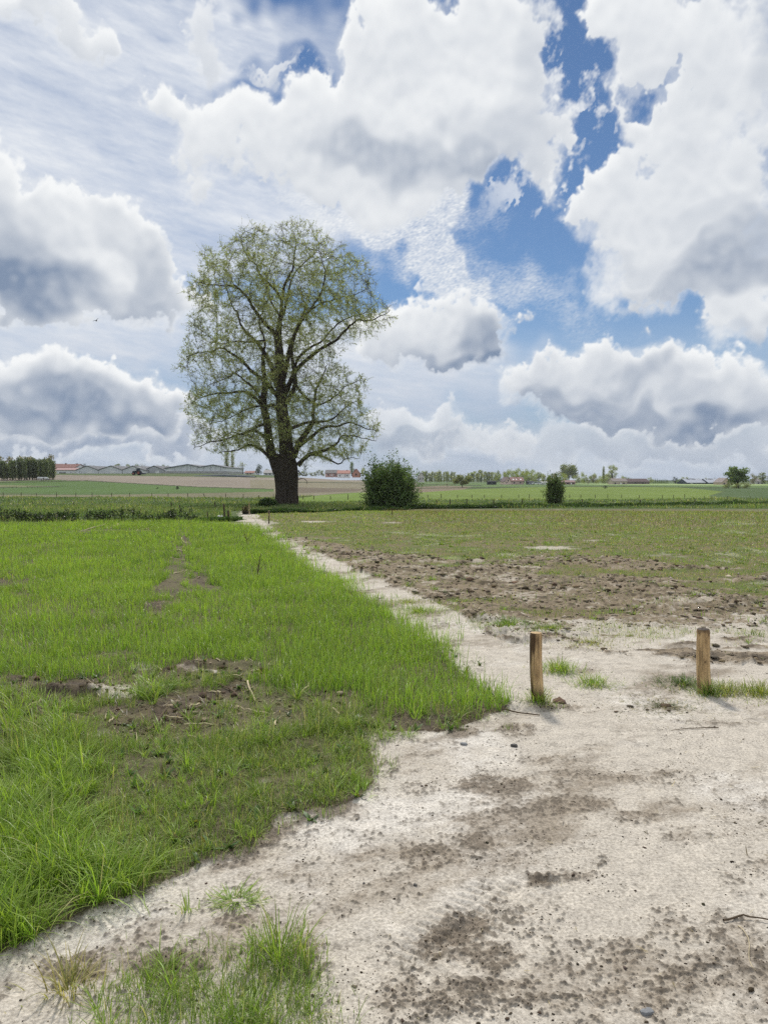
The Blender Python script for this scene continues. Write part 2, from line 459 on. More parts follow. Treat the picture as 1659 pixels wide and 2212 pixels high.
Z_MUD = [(575, 1150), (640, 1162), (760, 1182), (860, 1200), (1000, 1214), (1160, 1196), (1300, 1205), (1480, 1222), (1660, 1230), (6000, 1250), (6000, 1480), (1660, 1440), (1400, 1425), (1180, 1400), (1090, 1390), (1000, 1332), (880, 1278), (765, 1228), (655, 1180), (600, 1152)]
Z_PATH = [(545, 1143), (600, 1142), (640, 1175), (760, 1245), (900, 1320), (1010, 1370), (1200, 1420), (1660, 1430), (3000, 1440), (4000, 2400), (4000, 9000), (-9000, 9000), (-900, 2300), (0, 2075), (170, 1990), (335, 1930), (430, 1872), (545, 1840), (600, 1766), (780, 1732), (812, 1690), (770, 1560), (1000, 1545), (1085, 1540), (1085, 1520), (1010, 1460), (930, 1392), (830, 1318), (700, 1246), (610, 1186)]
BARE = [(384, 1222, 20, 34, 1.0), (368, 1262, 40, 26, 1.0), (440, 1262, 44, 22, .9), (398, 1178, 15, 46, 1.0), (356, 1310, 34, 16, .9), (390, 1290, 20, 30, .7), (352, 1322, 26, 12, .6), (440, 1300, 30, 10, .4), (400, 1235, 20, 20, .4), (20, 1262, 60, 12, .7), (20, 1290, 40, 8, .7), (352, 1285, 14, 18, .5), (450, 1350, 40, 10, .3), (300, 1350, 60, 10, .25), (185, 1152, 16, 7, .5), (150, 1172, 18, 9, .5), (112, 1195, 20, 10, .5), (70, 1222, 24, 10, .5), (405, 1150, 10, 14, .9), (240, 1260, 40, 8, .35), (560, 1400, 40, 10, .35), (180, 1330, 60, 10, .3), (220, 1148, 150, 5, .7), (80, 1180, 60, 8, .4),
        (230, 1500, 150, 34, .95), (130, 1500, 120, 22, .9), (480, 1450, 130, 34, .75), (430, 1540, 170, 40, .85), (250, 1560, 160, 40, .6), (620, 1530, 120, 30, .6), (60, 1480, 80, 18, .7), (330, 1590, 110, 24, .5), (170, 1580, 100, 20, .6), (520, 1500, 100, 24, .6), (690, 1560, 130, 20, .5), (580, 1690, 40, 14, .8), (600, 1440, 60, 20, .4), (60, 1560, 110, 30, .6), (90, 1630, 120, 20, .5), (360, 1650, 120, 22, .45), (660, 1610, 90, 18, .5), (520, 1660, 90, 18, .4), (700, 1520, 90, 24, .5), (250, 1420, 80, 12, .5)]
SANDY = [(250, 1500, 100, 24, 1.0), (190, 1585, 90, 16, .6), (330, 1440, 40, 10, .6), (580, 1690, 30, 10, .55), (1190, 1184, 60, 6, .9), (1290, 1168, 30, 3, .6), (850, 1130, 40, 3, .7), (690, 1127, 60, 2.5, .9), (1045, 1236, 40, 6, .8), (1440, 1200, 60, 5, .4), (1160, 1250, 60, 6, .5), (700, 1163, 60, 3, .5), (570, 1130, 40, 8, .7)]
DARKSOIL = [(985, 2005, 100, 46, .9, -22), (940, 2040, 60, 36, .5), (1050, 2060, 90, 44, .55), (1035, 1805, 46, 22, .6), (940, 1840, 90, 40, .45), (1180, 1890, 40, 26, .75), (1000, 2150, 260, 70, .38), (1350, 2120, 240, 90, .28), (1150, 1990, 120, 60, .45), (1560, 2080, 160, 80, .28), (1050, 1700, 120, 26, .45), (900, 1700, 60, 20, .4), (1450, 1680, 160, 24, .35), (1235, 1878, 70, 26, .55), (1300, 1850, 26, 22, .5), (1500, 1800, 90, 30, .35), (1380, 1760, 80, 20, .3),
            (1250, 1740, 120, 26, .35), (700, 1735, 50, 30, .6), (1130, 1580, 60, 22, .6), (1010, 1585, 50, 14, .55), (1190, 1532, 90, 12, .7), (370, 2075, 110, 34, .65), (140, 2090, 120, 40, .5), (660, 2080, 70, 60, .55), (480, 1990, 60, 20, .35), (1500, 2010, 160, 60, .35, 10), (1300, 2080, 160, 80, .3), (900, 2160, 180, 60, .45),
            (1600, 1880, 90, 50, .3), (1540, 1560, 130, 10, .5), (560, 1820, 40, 30, .5), (1400, 1530, 140, 14, .35), (1170, 1640, 100, 16, .3), (820, 2040, 40, 40, .3)]
# tyre prints in the sand: pairs of photo points, width in metres
TYRES = [((860, 2075), (1150, 1860), .11), ((915, 2095), (1190, 1880), .11), ((780, 2150), (1000, 1990), .09)]

_grs = np.random.RandomState(3)


def zones(x, y):
    """cover of every point of the ground (0..1), from outlines with broken edges"""
    r = np.hypot(x, y); sc = np.clip(r / 5, .6, 4)
    wx = .22 * fbm(x, y, 1.0, 5, .62, 5) * sc; wy = .22 * fbm(x, y, 1.0, 5, .62, 9) * sc
    front = y > 1.0
    z = dict(field=0., patch=0., verge=0., clump=0., right=0., mud=0.)
    for k, w in ((.3, .2), (1.0, .24), (-1.6, .2), (3.0, .2), (-5.0, .16)):
        PX, PY = project(x + wx * k, y + wy * k)
        if k == 1.0: z['px'], z['py'] = PX, PY
        for nm, pl in (('field', Z_FIELD), ('patch', Z_PATCH), ('verge', Z_VERGE), ('clump', Z_CLUMP), ('right', Z_RIGHT), ('mud', Z_MUD)):
            z[nm] = z[nm] + w * (inside(PX, PY, pl) & front)
    PX, PY = z['px'], z['py']
    z['patch'] = z['patch'] * (1 - z['field']); z['verge'] = z['verge'] * (1 - z['field'])
    z['bare'] = spots(PX, PY, BARE)
    z['sandy'] = spots(PX, PY, SANDY)
    z['dark'] = spots(PX, PY, DARKSOIL) * front
    z['past'] = (PY < 1129) & (PX < 520) | (PY < 1100)
    z['right'] = z['right'] * (1 - .75 * sst(fbm(x, y, 1.3, 4, .6, 191) + .9 * sst(PY, 1330, 1420) - .5, -.1, .2) * (PY > 1300))
    z['mud'] = z['mud'] * np.where(PX > 820, np.clip(.62 + .38 * sst(PY, 1205, 1300) + .9 * sst(-(PX - .9 * PY), -160, 240), 0, 1.25), 1.25)
    z['mm'] = sst(z['mud'] * .72 + 1.05 * fbm(x * .45, y, 1.4, 5, .62, 171) + .25 * fbm(x * .3, y, 5.0, 2, .5, 173) - .12, .28, .6) * sst(z['mud'], .0, .25)
    z['crop'] = np.clip(z['field'] + z['patch'] + z['verge'], 0, 1)
    return z


def seglen(x, y, A, B):
    ax, ay = A.x, A.y; dx, dy = B.x - ax, B.y - ay
    L = math.hypot(dx, dy); dx /= L; dy /= L
    along = (x - ax) * dx + (y - ay) * dy
    return along, (x - ax) * -dy + (y - ay) * dx, L


def detail(x, y, z, minlam):
    """small relief in metres"""
    r = np.hypot(x, y)
    base = .010 * fbm(x, y, .9, 3, .5, 21, minlam) + .008 * fbm(x, y, .2, 4, .62, 25, minlam) + .0035 * np.maximum(fbm(x, y, .06, 3, .6, 28, minlam), -.1)
    clod = 1 - 2 * np.abs(fbm(x, y, .35, 4, .55, 31, minlam))
    lump = np.maximum(fbm(x, y, .12, 3, .6, 41, minlam), 0)
    # loose dark soil: broken crumbs on the packed sand
    edge = 4 * z['crop'] * (1 - z['crop'])
    n1 = fbm(x, y, .8, 5, .6, 101, minlam); n3 = fbm(x, y, 3.0, 4, .5, 121, minlam); n2 = fbm(x, y, .12, 4, .65, 111, minlam)
    grit = .55 * fbm(x, y, .022, 4, .9, 131, minlam) + .5 * (.32 - np.abs(fbm(x, y, .085, 4, .7, 137, minlam)) * 1.6)
    p = np.maximum(z['dark'] * .85, .55 * edge) + .28 * sst(n3 + .5 * n1, -.05, .45)
    z['n1'], z['n2'], z['n3'], z['grit'] = n1, n2, n3, grit
    tr = 0.0
    for (a, b, w) in TYRES:
        al, ac, L = seglen(x, y, at(*a), at(*b))
        on = sst(-np.abs(ac), -w, -w * .6) * sst(al, -.1, .2) * (1 - sst(al, L - .3, L)) * sst(fbm(x, y, .5, 2, .5, 83), -.3, .1)
        lug = np.sin(al * 2 * math.pi / .05 + np.abs(ac) * 30) * (np.abs(ac) > w * .12)
        tr = tr + on * (-.007 + .005 * lug)
        p = p + .32 * on * (lug < 0)
    z['loose'] = sst(grit * 2.1 + n2 * .3 + .45 * fbm((x * .82 + y * .57) * .45, -x * .57 + y * .82, .55, 5, .62, 181, minlam) + .9 * np.clip(p, 0, .9) - .50, -.10, .3) * (y > 0)
    h = base + z['loose'] * (.006 + .016 * np.maximum(grit, 0)) + z['dark'] * (.010 * lump - .003)
    mud = z['mm'] * (.5 + .5 * sst(fbm(x, y, 1.6, 3, .5, 51), -.15, .25))
    h += mud * (.055 * clod + .06 * np.maximum(fbm(x, y, .5, 3, .6, 61, minlam), 0) + .07 * lump)
    h += z['crop'] * (.02 * fbm(x, y, .5, 4, .5, 71, minlam)) + z['bare'] * (.035 * lump + .015 * clod)
    h += z['verge'] * .015
    # raised broken ridge by the bare patch on the left, and the crust beside the nearer post
    h += spots(z['px'], z['py'], [(140, 1496, 100, 10, .035), (480, 1440, 110, 8, .02), (1120, 1530, 70, 12, .025), (40, 1470, 60, 8, .02)]) * (1 + .8 * clod)
    h -= spots(z['px'], z['py'], [(160, 1512, 90, 8, .03), (1190, 1888, 26, 14, .02), (870, 1420, 200, 8, .01)])
    h = h + tr
    return h * np.clip(60 / np.maximum(r, 1), 0, 1)


FARZ = [  # ((outline), colour) in the order they lie on each other, sRGB crop colours, one field end with cloud shade mixed in
    ([(-400, 1090), (-400, 1030), (130, 1026), (600, 1032), (780, 1030), (790, 1062), (600, 1058), (430, 1052), (300, 1045), (200, 1039), (0, 1040)], (143, 133, 120)),
    ([(540, 1036), (790, 1040), (900, 1044), (900, 1064), (760, 1064), (660, 1072), (600, 1076), (540, 1062)], (132, 126, 104)),
    ([(600, 1052), (790, 1056), (770, 1062), (600, 1066)], (112, 102, 86)),
    ([(-600, 1046), (0, 1040), (130, 1037), (300, 1045), (430, 1052.5), (592, 1057), (592, 1062), (500, 1063.5), (380, 1066.5), (200, 1070), (0, 1064), (-600, 1070)], (84, 110, 54)),
    ([(-300, 1046), (0, 1047.5), (130, 1050.5), (0, 1053), (-300, 1054)], (120, 122, 88)),
    ([(-600, 1071), (0, 1069), (200, 1069), (380, 1066.5), (592, 1062), (640, 1074), (560, 1076), (380, 1075), (0, 1074), (-600, 1078)], (121, 117, 90)),
    ([(600, 1080), (640, 1077), (700, 1069), (780, 1064), (800, 1082), (700, 1084), (600, 1083)], (112, 136, 54)),
    ([(900, 1052), (1040, 1045), (1000, 1058), (905, 1064)], (126, 114, 94)),
    ([(900, 1041), (1010, 1042), (1660, 1043), (2400, 1043), (2400, 1058), (1660, 1056), (1500, 1052), (1200, 1051), (1040, 1052), (900, 1047)], (96, 120, 66)),
    ([(1180, 1044.0), (1700, 1046), (1700, 1048.5), (1600, 1049), (1300, 1047)], (150, 170, 110)),
    ([(780, 1064), (905, 1064), (1000, 1057.5), (1100, 1054), (1200, 1051), (1370, 1051.5), (1480, 1053), (1560, 1062), (1530, 1071), (1660, 1074), (1400, 1079), (900, 1080), (780, 1082)], (112, 132, 56)),
    ([(1470, 1053), (1700, 1054), (2600, 1056), (2600, 1086), (1660, 1080), (1530, 1072), (1570, 1062)], (80, 100, 58)),  # right end of the bright field, cloud shadow painted as darker green
]
LANE = [([(-600, 1041), (0, 1043), (180, 1038), (300, 1045), (430, 1052), (592, 1056.6)], 1.0), ([(600, 1041.5), (700, 1042.5), (790, 1043.5), (905, 1046), (1040, 1049)], .9), ([(905, 1055), (1010, 1053.5), (1120, 1052)], .8), ([(1200, 1050.5), (1370, 1051), (1480, 1052.5), (1620, 1054)], .9), ([(0, 1053), (130, 1051)], .7)]


def ground_colour(x, y, z, minlam):
    PX, PY = z['px'], z['py']
    n1, n2, n3, grit = z['n1'], z['n2'], z['n3'], z['grit']
    sand = SRGB(202, 194, 181); pale = SRGB(219, 213, 203); damp = SRGB(150, 143, 132); soil = SRGB(88, 77, 64); mud = SRGB(144, 130, 110)
    turf = SRGB(102, 112, 64); past = SRGB(84, 100, 58); loam = SRGB(124, 112, 88)
    L = lambda a, b, t: a * (1 - t[..., None]) + b * t[..., None]
    c = np.broadcast_to(sand, x.shape + (3,)).copy()
    c = L(c, pale, sst(n1 + .5 * n3, .0, .45))
    ax, ay = x * .82 + y * .57, -x * .57 + y * .82
    sm = fbm(ax * .45, ay, .55, 5, .62, 181, minlam)
    smear = sst(sm + .35 * n1 + .35 * n3 + .55 * z['dark'] - .02 + .35 * grit, -.02, .42)
    c = L(c, SRGB(146, 134, 118), .78 * smear)
    c = L(c, damp, .6 * sst(grit + .6 * n2, .1, .45) * (y > 0))
    c = L(c, L(np.broadcast_to(SRGB(118, 106, 92), c.shape), soil, sst(n2 + grit, -.1, .4)), .58 * z['loose'])
    # tilled soil under the young crop
    f = sst(z['crop'] + .35 * n2 + .25 * n1, .3, .62)
    under = L(np.broadcast_to(SRGB(104, 93, 72), c.shape), soil * .85, sst(n1 + n2 + grit, -.2, .4))
    under = L(under, turf, .35 * sst(n3 - n1, -.2, .4))
    c = L(c, under, f * .95)
    c = L(c, L(np.broadcast_to(sand, c.shape), loam, sst(n2 + n1, .05, .35)), z['sandy'] * sst(n1 + z['sandy'], .3, .7))
    # right field
    rt = sst(z['right'] + .3 * n2 + .3 * n1, .35, .65)
    rf = L(np.broadcast_to(loam, c.shape), turf, sst(n1 + .4 * n2 + .5 * n3, -.2, .3))
    rf = L(rf, sand, .85 * np.maximum(sst(n1 + .7 * n3, .32, .55) * .5, z['sandy'] * sst(n1 + z['sandy'], .3, .6)))
    c = L(c, rf, rt)
    mm = sst(z['mm'] + .3 * n2, .25, .7)
    md = L(np.broadcast_to(mud, c.shape), soil, .9 * sst(n2 + .4 * n1 + .5 * fbm(x, y, .35, 4, .7, 161, minlam), -.02, .3))
    md = L(md, sand, .6 * sst(-n1 - n2 + .4 * n3, .16, .45))
    c = L(c, md, mm * .92)
    sp_ = sst(n1 + .7 * n2 + .5 * grit + 1.35 * sst(PY, 1290, 1415) - .62, -.05, .22) * (PY > 1280)
    c = L(c, sand, .9 * sp_ * rt)
    # pasture and fields beyond
    pz = z['past'] & (y > 20)
    g = L(np.broadcast_to(past, c.shape), SRGB(98, 104, 60), sst(n3, .0, .5) * .6)
    c = np.where(pz[..., None], g, c)
    QX, QY = project(x, y)
    stripe = fbm(x * .6, y * .08, 5.0, 3, .5, 141)
    for poly, rgb in FARZ:
        m = inside(QX, QY, poly) & (y > 60)
        v = (1 + .16 * stripe + .14 * fbm(x, y, 30, 3, .5, 151))[..., None]
        c = np.where(m[..., None], SRGB(*rgb) * 1.0 * v, c)
    for ln, w in LANE:
        xs = np.array([p[0] for p in ln]); ys = np.array([p[1] for p in ln])
        m = (np.abs(QY - np.interp(QX, xs, ys)) < w * (.7 + .4 * n3)) & (QX > xs[0]) & (QX < xs[-1]) & (y > 60)
        c = np.where(m[..., None], SRGB(58, 66, 38), c)
    return np.clip(c, 0.005, .8)


def height(x, y):
    x, y = np.asarray(x, float), np.asarray(y, float)
    sh = x.shape; x, y = x.ravel(), y.ravel()
    z = zones(x, y)
    return (H0(x, y) + detail(x, y, z, np.hypot(x, y) * .004)).reshape(sh)


# polar sheet: fine where the photograph looks, coarse elsewhere, out to the horizon
_aa = np.concatenate([np.linspace(-math.pi, R(-40), 60)[:-1], np.linspace(R(-40), R(-29.5), 60)[:-1], np.linspace(R(-29.5), R(29.5), 900), np.linspace(R(29.5), R(40), 60)[1:], np.linspace(R(40), math.pi, 60)[1:]])
_py = np.arange(2330, 1102, -1.35)
_rr = CAM_H * FPX / ((_py - CY) * 1.0 + 69 + 1e-6)
_rr = np.concatenate([np.linspace(.25, _rr[0], 14)[:-1], _rr])
_far = [_rr[-1]]
while _far[-1] < 700: _far.append(_far[-1] * 1.012)
while _far[-1] < 8500: _far.append(_far[-1] * 1.09)
_rr = np.concatenate([_rr, _far[1:]])
_A, _RR = np.meshgrid(_aa, _rr)
_X, _Y = (np.sin(_A) * _RR).ravel(), (np.cos(_A) * _RR).ravel()
_dr = np.gradient(_rr)[:, None] * np.ones_like(_A)
_ml = np.maximum(_RR * .0023, .35 * _dr).ravel() * 1.2
_z = zones(_X, _Y)
_Z = H0(_X, _Y) + detail(_X, _Y, _z, _ml)
_c = ground_colour(_X, _Y, _z, _ml)
M_GROUND = bpy.data.materials.new('earth')
M_GROUND.use_nodes = True
g = NG(M_GROUND.node_tree)
bs = g.nt.nodes['Principled BSDF']
va = g.node('ShaderNodeAttribute', attribute_name='col')
oc = g.node('ShaderNodeTexCoord').outputs['Object']
nf = g.noise(oc, 75.0, 6, .75, dims='3D')
nv = g.noise(oc, 9.0, 4, .6, dims='3D')
cc = g.mix(1.0, va.outputs['Color'], g.mix(g.rng(nf, .3, .7), (.58, .57, .56, 1), (1.25, 1.25, 1.25, 1)), 'MULTIPLY')
cc = g.mix(.6, cc, g.mix(g.rng(nv, .3, .7), (.82, .82, .82, 1), (1.12, 1.12, 1.11, 1)), 'MULTIPLY')
g.put(bs.inputs['Base Color'], cc)
bs.inputs['Roughness'].default_value = .95
bs.inputs['Specular IOR Level'].default_value = .15
bp = g.node('ShaderNodeBump')
bp.inputs['Strength'].default_value = .8; bp.inputs['Distance'].default_value = .006
g.put(bp.inputs['Height'], g.noise(oc, 70.0, 6, .7, dims='3D'))
g.put(bs.inputs['Normal'], bp.outputs[0])
_F = quads(len(_rr), len(_aa))
ground = mesh_np('ground', np.stack([_X, _Y, _Z], -1), _F, M_GROUND, col=np.concatenate([_c, np.ones((len(_c), 1))], -1))
ground['kind'] = 'structure'
# ------------------------------------------------------------------ grass
def leaf_mat(name, trans=.45, rough=.42, spec=.4, tint=(1.25, 1.3, .6)):
    m = bpy.data.materials.new(name)
    m.use_nodes = True
    g = NG(m.node_tree)
    bs = g.nt.nodes['Principled BSDF']; out = g.nt.nodes['Material Output']
    a = g.node('ShaderNodeAttribute', attribute_name='col').outputs['Color']
    g.put(bs.inputs['Base Color'], a)
    bs.inputs['Roughness'].default_value = rough; bs.inputs['Specular IOR Level'].default_value = spec
    tr = g.node('ShaderNodeBsdfTranslucent')
    g.put(tr.inputs[0], g.mix(1.0, a, tint + (1,), 'MULTIPLY'))
    mx = g.node('ShaderNodeMixShader'); mx.inputs[0].default_value = trans
    g.nt.links.new(bs.outputs[0], mx.inputs[1]); g.nt.links.new(tr.outputs[0], mx.inputs[2]); g.nt.links.new(mx.outputs[0], out.inputs[0])
    return m


M_BLADE = leaf_mat('grass_blade')


def blades(P, h, w, yaw, lean, curl, col, seg=3, tip=None):
    """curved tapering blades; all arguments are arrays over the blades. Returns V, quads, tris, colours"""
    n = len(P)
    t = np.linspace(0, 1, seg + 1)
    th = lean[:, None] + curl[:, None] * (t[None, :-1] + .5 / seg)
    ds = (h / seg)[:, None]
    out = np.concatenate([np.zeros((n, 1)), np.cumsum(np.sin(th) * ds, 1)], 1)
    up = np.concatenate([np.zeros((n, 1)), np.cumsum(np.cos(th) * ds, 1)], 1)
    dx, dy = np.cos(yaw)[:, None], np.sin(yaw)[:, None]
    C = np.stack([P[:, 0:1] + out * dx, P[:, 1:2] + out * dy, P[:, 2:3] + up], -1)
    hw = (w / 2)[:, None] * np.array([.8] + [1.0 - .75 * (i / seg) ** 1.6 for i in range(1, seg)])[None, :]
    sx, sy = -dy * hw, dx * hw
    Lf = C[:, :-1].copy(); Rt = C[:, :-1].copy()
    Lf[..., 0] -= sx; Lf[..., 1] -= sy; Rt[..., 0] += sx; Rt[..., 1] += sy
    k = 2 * seg + 1
    V = np.empty((n, k, 3)); V[:, 0:2 * seg:2] = Lf; V[:, 1:2 * seg:2] = Rt; V[:, -1] = C[:, -1]
    b = (np.arange(n) * k)[:, None]
    q = np.concatenate([b + np.array([[2 * i, 2 * i + 1, 2 * i + 3, 2 * i + 2]]) for i in range(seg - 1)], 0) if seg > 1 else np.zeros((0, 4), int)
    tr = b + np.array([[2 * seg - 2, 2 * seg - 1, 2 * seg]])
    cl = np.ones((n, k, 4))
    cl[:, :, :3] = col[:, None, :]
    if tip is not None:
        f = np.linspace(0, 1, k)[None, :, None]
        cl[:, :, :3] = cl[:, :, :3] * (1 - f) + tip[:, None, :] * f
    return V.reshape(-1, 3), q, tr, cl.reshape(-1, 4)


def join(parts):
    Vs, Qs, Ts, Cs = [], [], [], []
    off = 0
    for V, q, t, c in parts:
        Vs.append(V); Qs.append(q + off); Ts.append(t + off); Cs.append(c); off += len(V)
    return np.concatenate(Vs), [np.concatenate(Qs), np.concatenate(Ts)], np.concatenate(Cs)


def scatter(rs, r0, r1, a0, a1, dens):
    n = int(dens * .5 * (r1 * r1 - r0 * r0) * (a1 - a0))
    r = np.sqrt(rs.uniform(r0 * r0, r1 * r1, n)); a = rs.uniform(a0, a1, n)
    return np.sin(a) * r, np.cos(a) * r


def vary(rs, n, base, dry, pdry, amp=.22):
    c = np.array(base)[None, :] * (1 + amp * rs.standard_normal((n, 1))) * (1 + .06 * rs.standard_normal((n, 3)))
    d = rs.random_sample(n) < pdry
    c[d] = np.array(dry)[None, :] * (1 + .2 * rs.standard_normal((d.sum(), 1)))
    return np.clip(c, .004, .7)


def zpts(x, y):
    z = zones(x, y)
    return np.stack([x, y, H0(x, y) + detail(x, y, z, np.hypot(x, y) * .004 + .004)], -1), z


LUSH, LUSHTIP = SRGB(124, 158, 58), SRGB(178, 196, 96)
DARKG, MIDG, STRAW, OLIVE = SRGB(110, 140, 62), SRGB(122, 150, 66), SRGB(190, 178, 138), SRGB(140, 146, 86)
A0, A1 = R(-33), R(33)

# --- the young crop on the left
rg = np.random.RandomState(21)
pp = []
for r0, r1, dens, w, seg in ((4.5, 8, 3000, .0042, 4), (8, 13, 1700, .0058, 3), (13, 20, 900, .009, 2), (20, 31, 480, .014, 2)):
    x, y = scatter(rg, r0, r1, R(-58) if r1 < 14 else R(-46), R(10), dens)
    P, z = zpts(x, y)
    den = np.clip(.82 + 1.0 * fbm(x, y, .8, 4, .6, 201) + .4 * fbm(x, y, 3.5, 2, .5, 203), .12, 1)
    keep = (rg.random_sample(len(x)) < sst(z['field'], .05, .6) * den * (1 - .97 * sst(z['bare'] + .5 * fbm(x, y, .4, 2, .5, 205) * (z['bare'] > .02), .12, .6)))
    P = P[keep]; n = len(P); x, y = x[keep], y[keep]
    hh = .135 * (1 + .28 * rg.standard_normal(n)) * (1 + .9 * fbm(x, y, 1.0, 4, .6, 211)) * (1 - .45 * z['bare'][keep])
    hh = np.clip(hh, .04, .26)
    dr = np.clip(.5 + 1.3 * fbm(x, y, 1.7, 3, .5, 213), 0, 1)[:, None]; col = vary(rg, n, LUSH, STRAW, .02) * (.72 + .36 * dr) * np.array([[.86, 1, .95]]) ** (1 - dr); tip = col * .45 + .55 * vary(rg, n, LUSHTIP, STRAW, .03, .15)
    pp.append(blades(P, hh, w * (1 + .25 * rg.standard_normal(n)), rg.uniform(0, 6.283, n), np.abs(.18 * rg.standard_normal(n)), np.abs(.75 + .55 * rg.standard_normal(n)), col, seg, tip))
V, F, Cc = join(pp)
o = mesh_np('young_crop_grass', V, F, M_BLADE, col=Cc); o['kind'] = 'stuff'
tag(o, 'bright green young crop growing in the field beside the path', 'grass')

# --- foreground grass: patchy tussocks, the fine dark sward, the tall fringe and the clump by the viewer's feet
pp = []
x, y = scatter(rg, 1.7, 6.4, R(-66), R(12), 14000)
P, z = zpts(x, y)
n1 = fbm(x, y, .55, 3, .5, 221); n2 = fbm(x, y, .2, 3, .6, 223)
dv = z['verge'] ** 1.1 * np.clip(.66 + 1.3 * n1 + .9 * n2, .03, 1) * (1 - .9 * sst(z['bare'], .2, .7))
dp = z['patch'] * sst(n1 + .9 * n2, .05, .35) * (1 - .85 * sst(z['bare'] - .6 * n2, .2, .6)) * .6
dc = z['clump'] ** 1.3 * np.clip(.8 + 1.2 * n2 + .6 * n1, .05, 1) * .9
# soft outer edge
u = rg.random_sample(len(x))
keep = (u < np.maximum(np.maximum(dv, dp), dc))
P, x, y = P[keep], x[keep], y[keep]; n = len(P)
PX, PY = z['px'][keep], z['py'][keep]
tall = spots(PX, PY, [(60, 1850, 190, 170, 1.0), (140, 1680, 120, 70, .8), (230, 1920, 120, 70, .6), (60, 1560, 110, 60, .8), (330, 1510, 50, 30, .8), (160, 1600, 60, 40, .9), (470, 2190, 200, 80, .3), (640, 2090, 60, 60, .2), (0, 2050, 90, 120, .9), (750, 1690, 60, 40, .3), (900, 1560, 120, 30, .3)])
tuft = sst(fbm(x, y, .14, 2, .5, 227), .12, .4)
hh = (.040 + .07 * tall * (.5 + .8 * rg.random_sample(n)) + .035 * tuft + .05 * z['patch'][keep]) * (1 + .25 * rg.standard_normal(n))
hh = np.clip(hh, .02, .34)
f = np.clip(.22 + tall * .7 + .35 * tuft + .5 * fbm(x, y, .8, 2, .5, 229), 0, 1)[:, None]
col = vary(rg, n, DARKG, STRAW, .06) * (1 - f) + vary(rg, n, LUSH, STRAW, .02) * f
tip = col * .5 + .5 * (vary(rg, n, OLIVE, STRAW, .15) * (1 - f) + vary(rg, n, LUSHTIP, STRAW, .05, .15) * f)
def tussocks(x, y, rad, h, nb, w, out=.25, base=MIDG, tipc=LUSHTIP, dry=.06):
    """clumps of blades fanning out of common centres; arrays over the clumps"""
    rep = np.repeat(np.arange(len(x)), nb); n = len(rep)
    a = rg.uniform(0, 6.283, n); r = np.abs(rg.standard_normal(n)) * rad[rep]
    X, Y = x[rep] + np.cos(a) * r, y[rep] + np.sin(a) * r
    P, _ = zpts(X, Y)
    hue = np.clip(1 + .18 * rg.standard_normal((len(x), 1)), .6, 1.5)
    warm = np.clip(rg.standard_normal((len(x), 1)) * .5 + .4, 0, 1)
    bc = (np.array(base)[None] * (1 - warm) + np.array(LUSH)[None] * warm) * hue
    col = bc[rep] * (1 + .16 * rg.standard_normal((n, 1)))
    d = rg.random_sample(n) < dry; col[d] = np.array(STRAW) * (.9 + .2 * rg.random_sample((d.sum(), 1)))
    tip = col * .5 + .5 * np.array(tipc) * (1 + .15 * rg.standard_normal((n, 1)))
    hh = np.clip(h[rep] * (1 + .3 * rg.standard_normal(n)), .02, .36)
    return blades(P - np.array([0, 0, .004]), hh, w[rep] * (1 + .25 * rg.standard_normal(n)), a + .5 * rg.standard_normal(n), out + .35 * np.abs(rg.standard_normal(n)), np.abs(.8 + .55 * rg.standard_normal(n)), np.clip(col, .01, .7), 4, np.clip(tip, .01, .8))


tx, ty = scatter(rg, 1.7, 7.0, R(-66), R(12), 150)
tz_ = zones(tx, ty)
tl = spots(tz_['px'], tz_['py'], [(60, 1850, 210, 170, 1.0), (140, 1680, 130, 70, .8), (230, 1920, 130, 70, .7), (60, 1560, 120, 60, .8), (330, 1510, 60, 40, .9), (160, 1600, 70, 40, .9), (470, 2190, 200, 80, .22), (640, 2090, 60, 60, .15), (0, 2050, 100, 120, .9), (420, 1570, 60, 30, .6), (900, 1560, 140, 30, .4), (650, 1520, 60, 30, .6), (560, 1590, 60, 24, .5)])
k = rg.random_sample(len(tx)) < np.clip(tz_['verge'] * (.45 + .5 * tl) + tz_['patch'] * (.16 + .36 * tl) * (1 - .7 * tz_['bare']) + tz_['clump'] * .55, 0, 1)
tx, ty, tl = tx[k], ty[k], tl[k]; nt = len(tx)
pp.append(tussocks(tx, ty, .012 + .022 * rg.random_sample(nt), .06 + .05 * rg.random_sample(nt) + .13 * tl, (14 + 30 * rg.random_sample(nt)).astype(int), .003 + .0022 * tl + .0008 * rg.random_sample(nt)))
pp.append(blades(P, hh, (.0024 + .0022 * tall) * (1 + .25 * rg.standard_normal(n)), rg.uniform(0, 6.283, n), np.abs(.3 * rg.standard_normal(n)), np.abs(.8 + .6 * rg.standard_normal(n)), col, 4, tip))
k = rg.random_sample(n) < .035 * (tall < .3)
pp.append(blades(P[k], hh[k] * 1.5 + .02, np.full(k.sum(), .0022), rg.uniform(0, 6.283, k.sum()), np.abs(.25 * rg.standard_normal(k.sum())), np.abs(.5 * rg.standard_normal(k.sum())), vary(rg, k.sum(), OLIVE, STRAW, .3), 3, vary(rg, k.sum(), SRGB(196, 190, 150), STRAW, .3)))
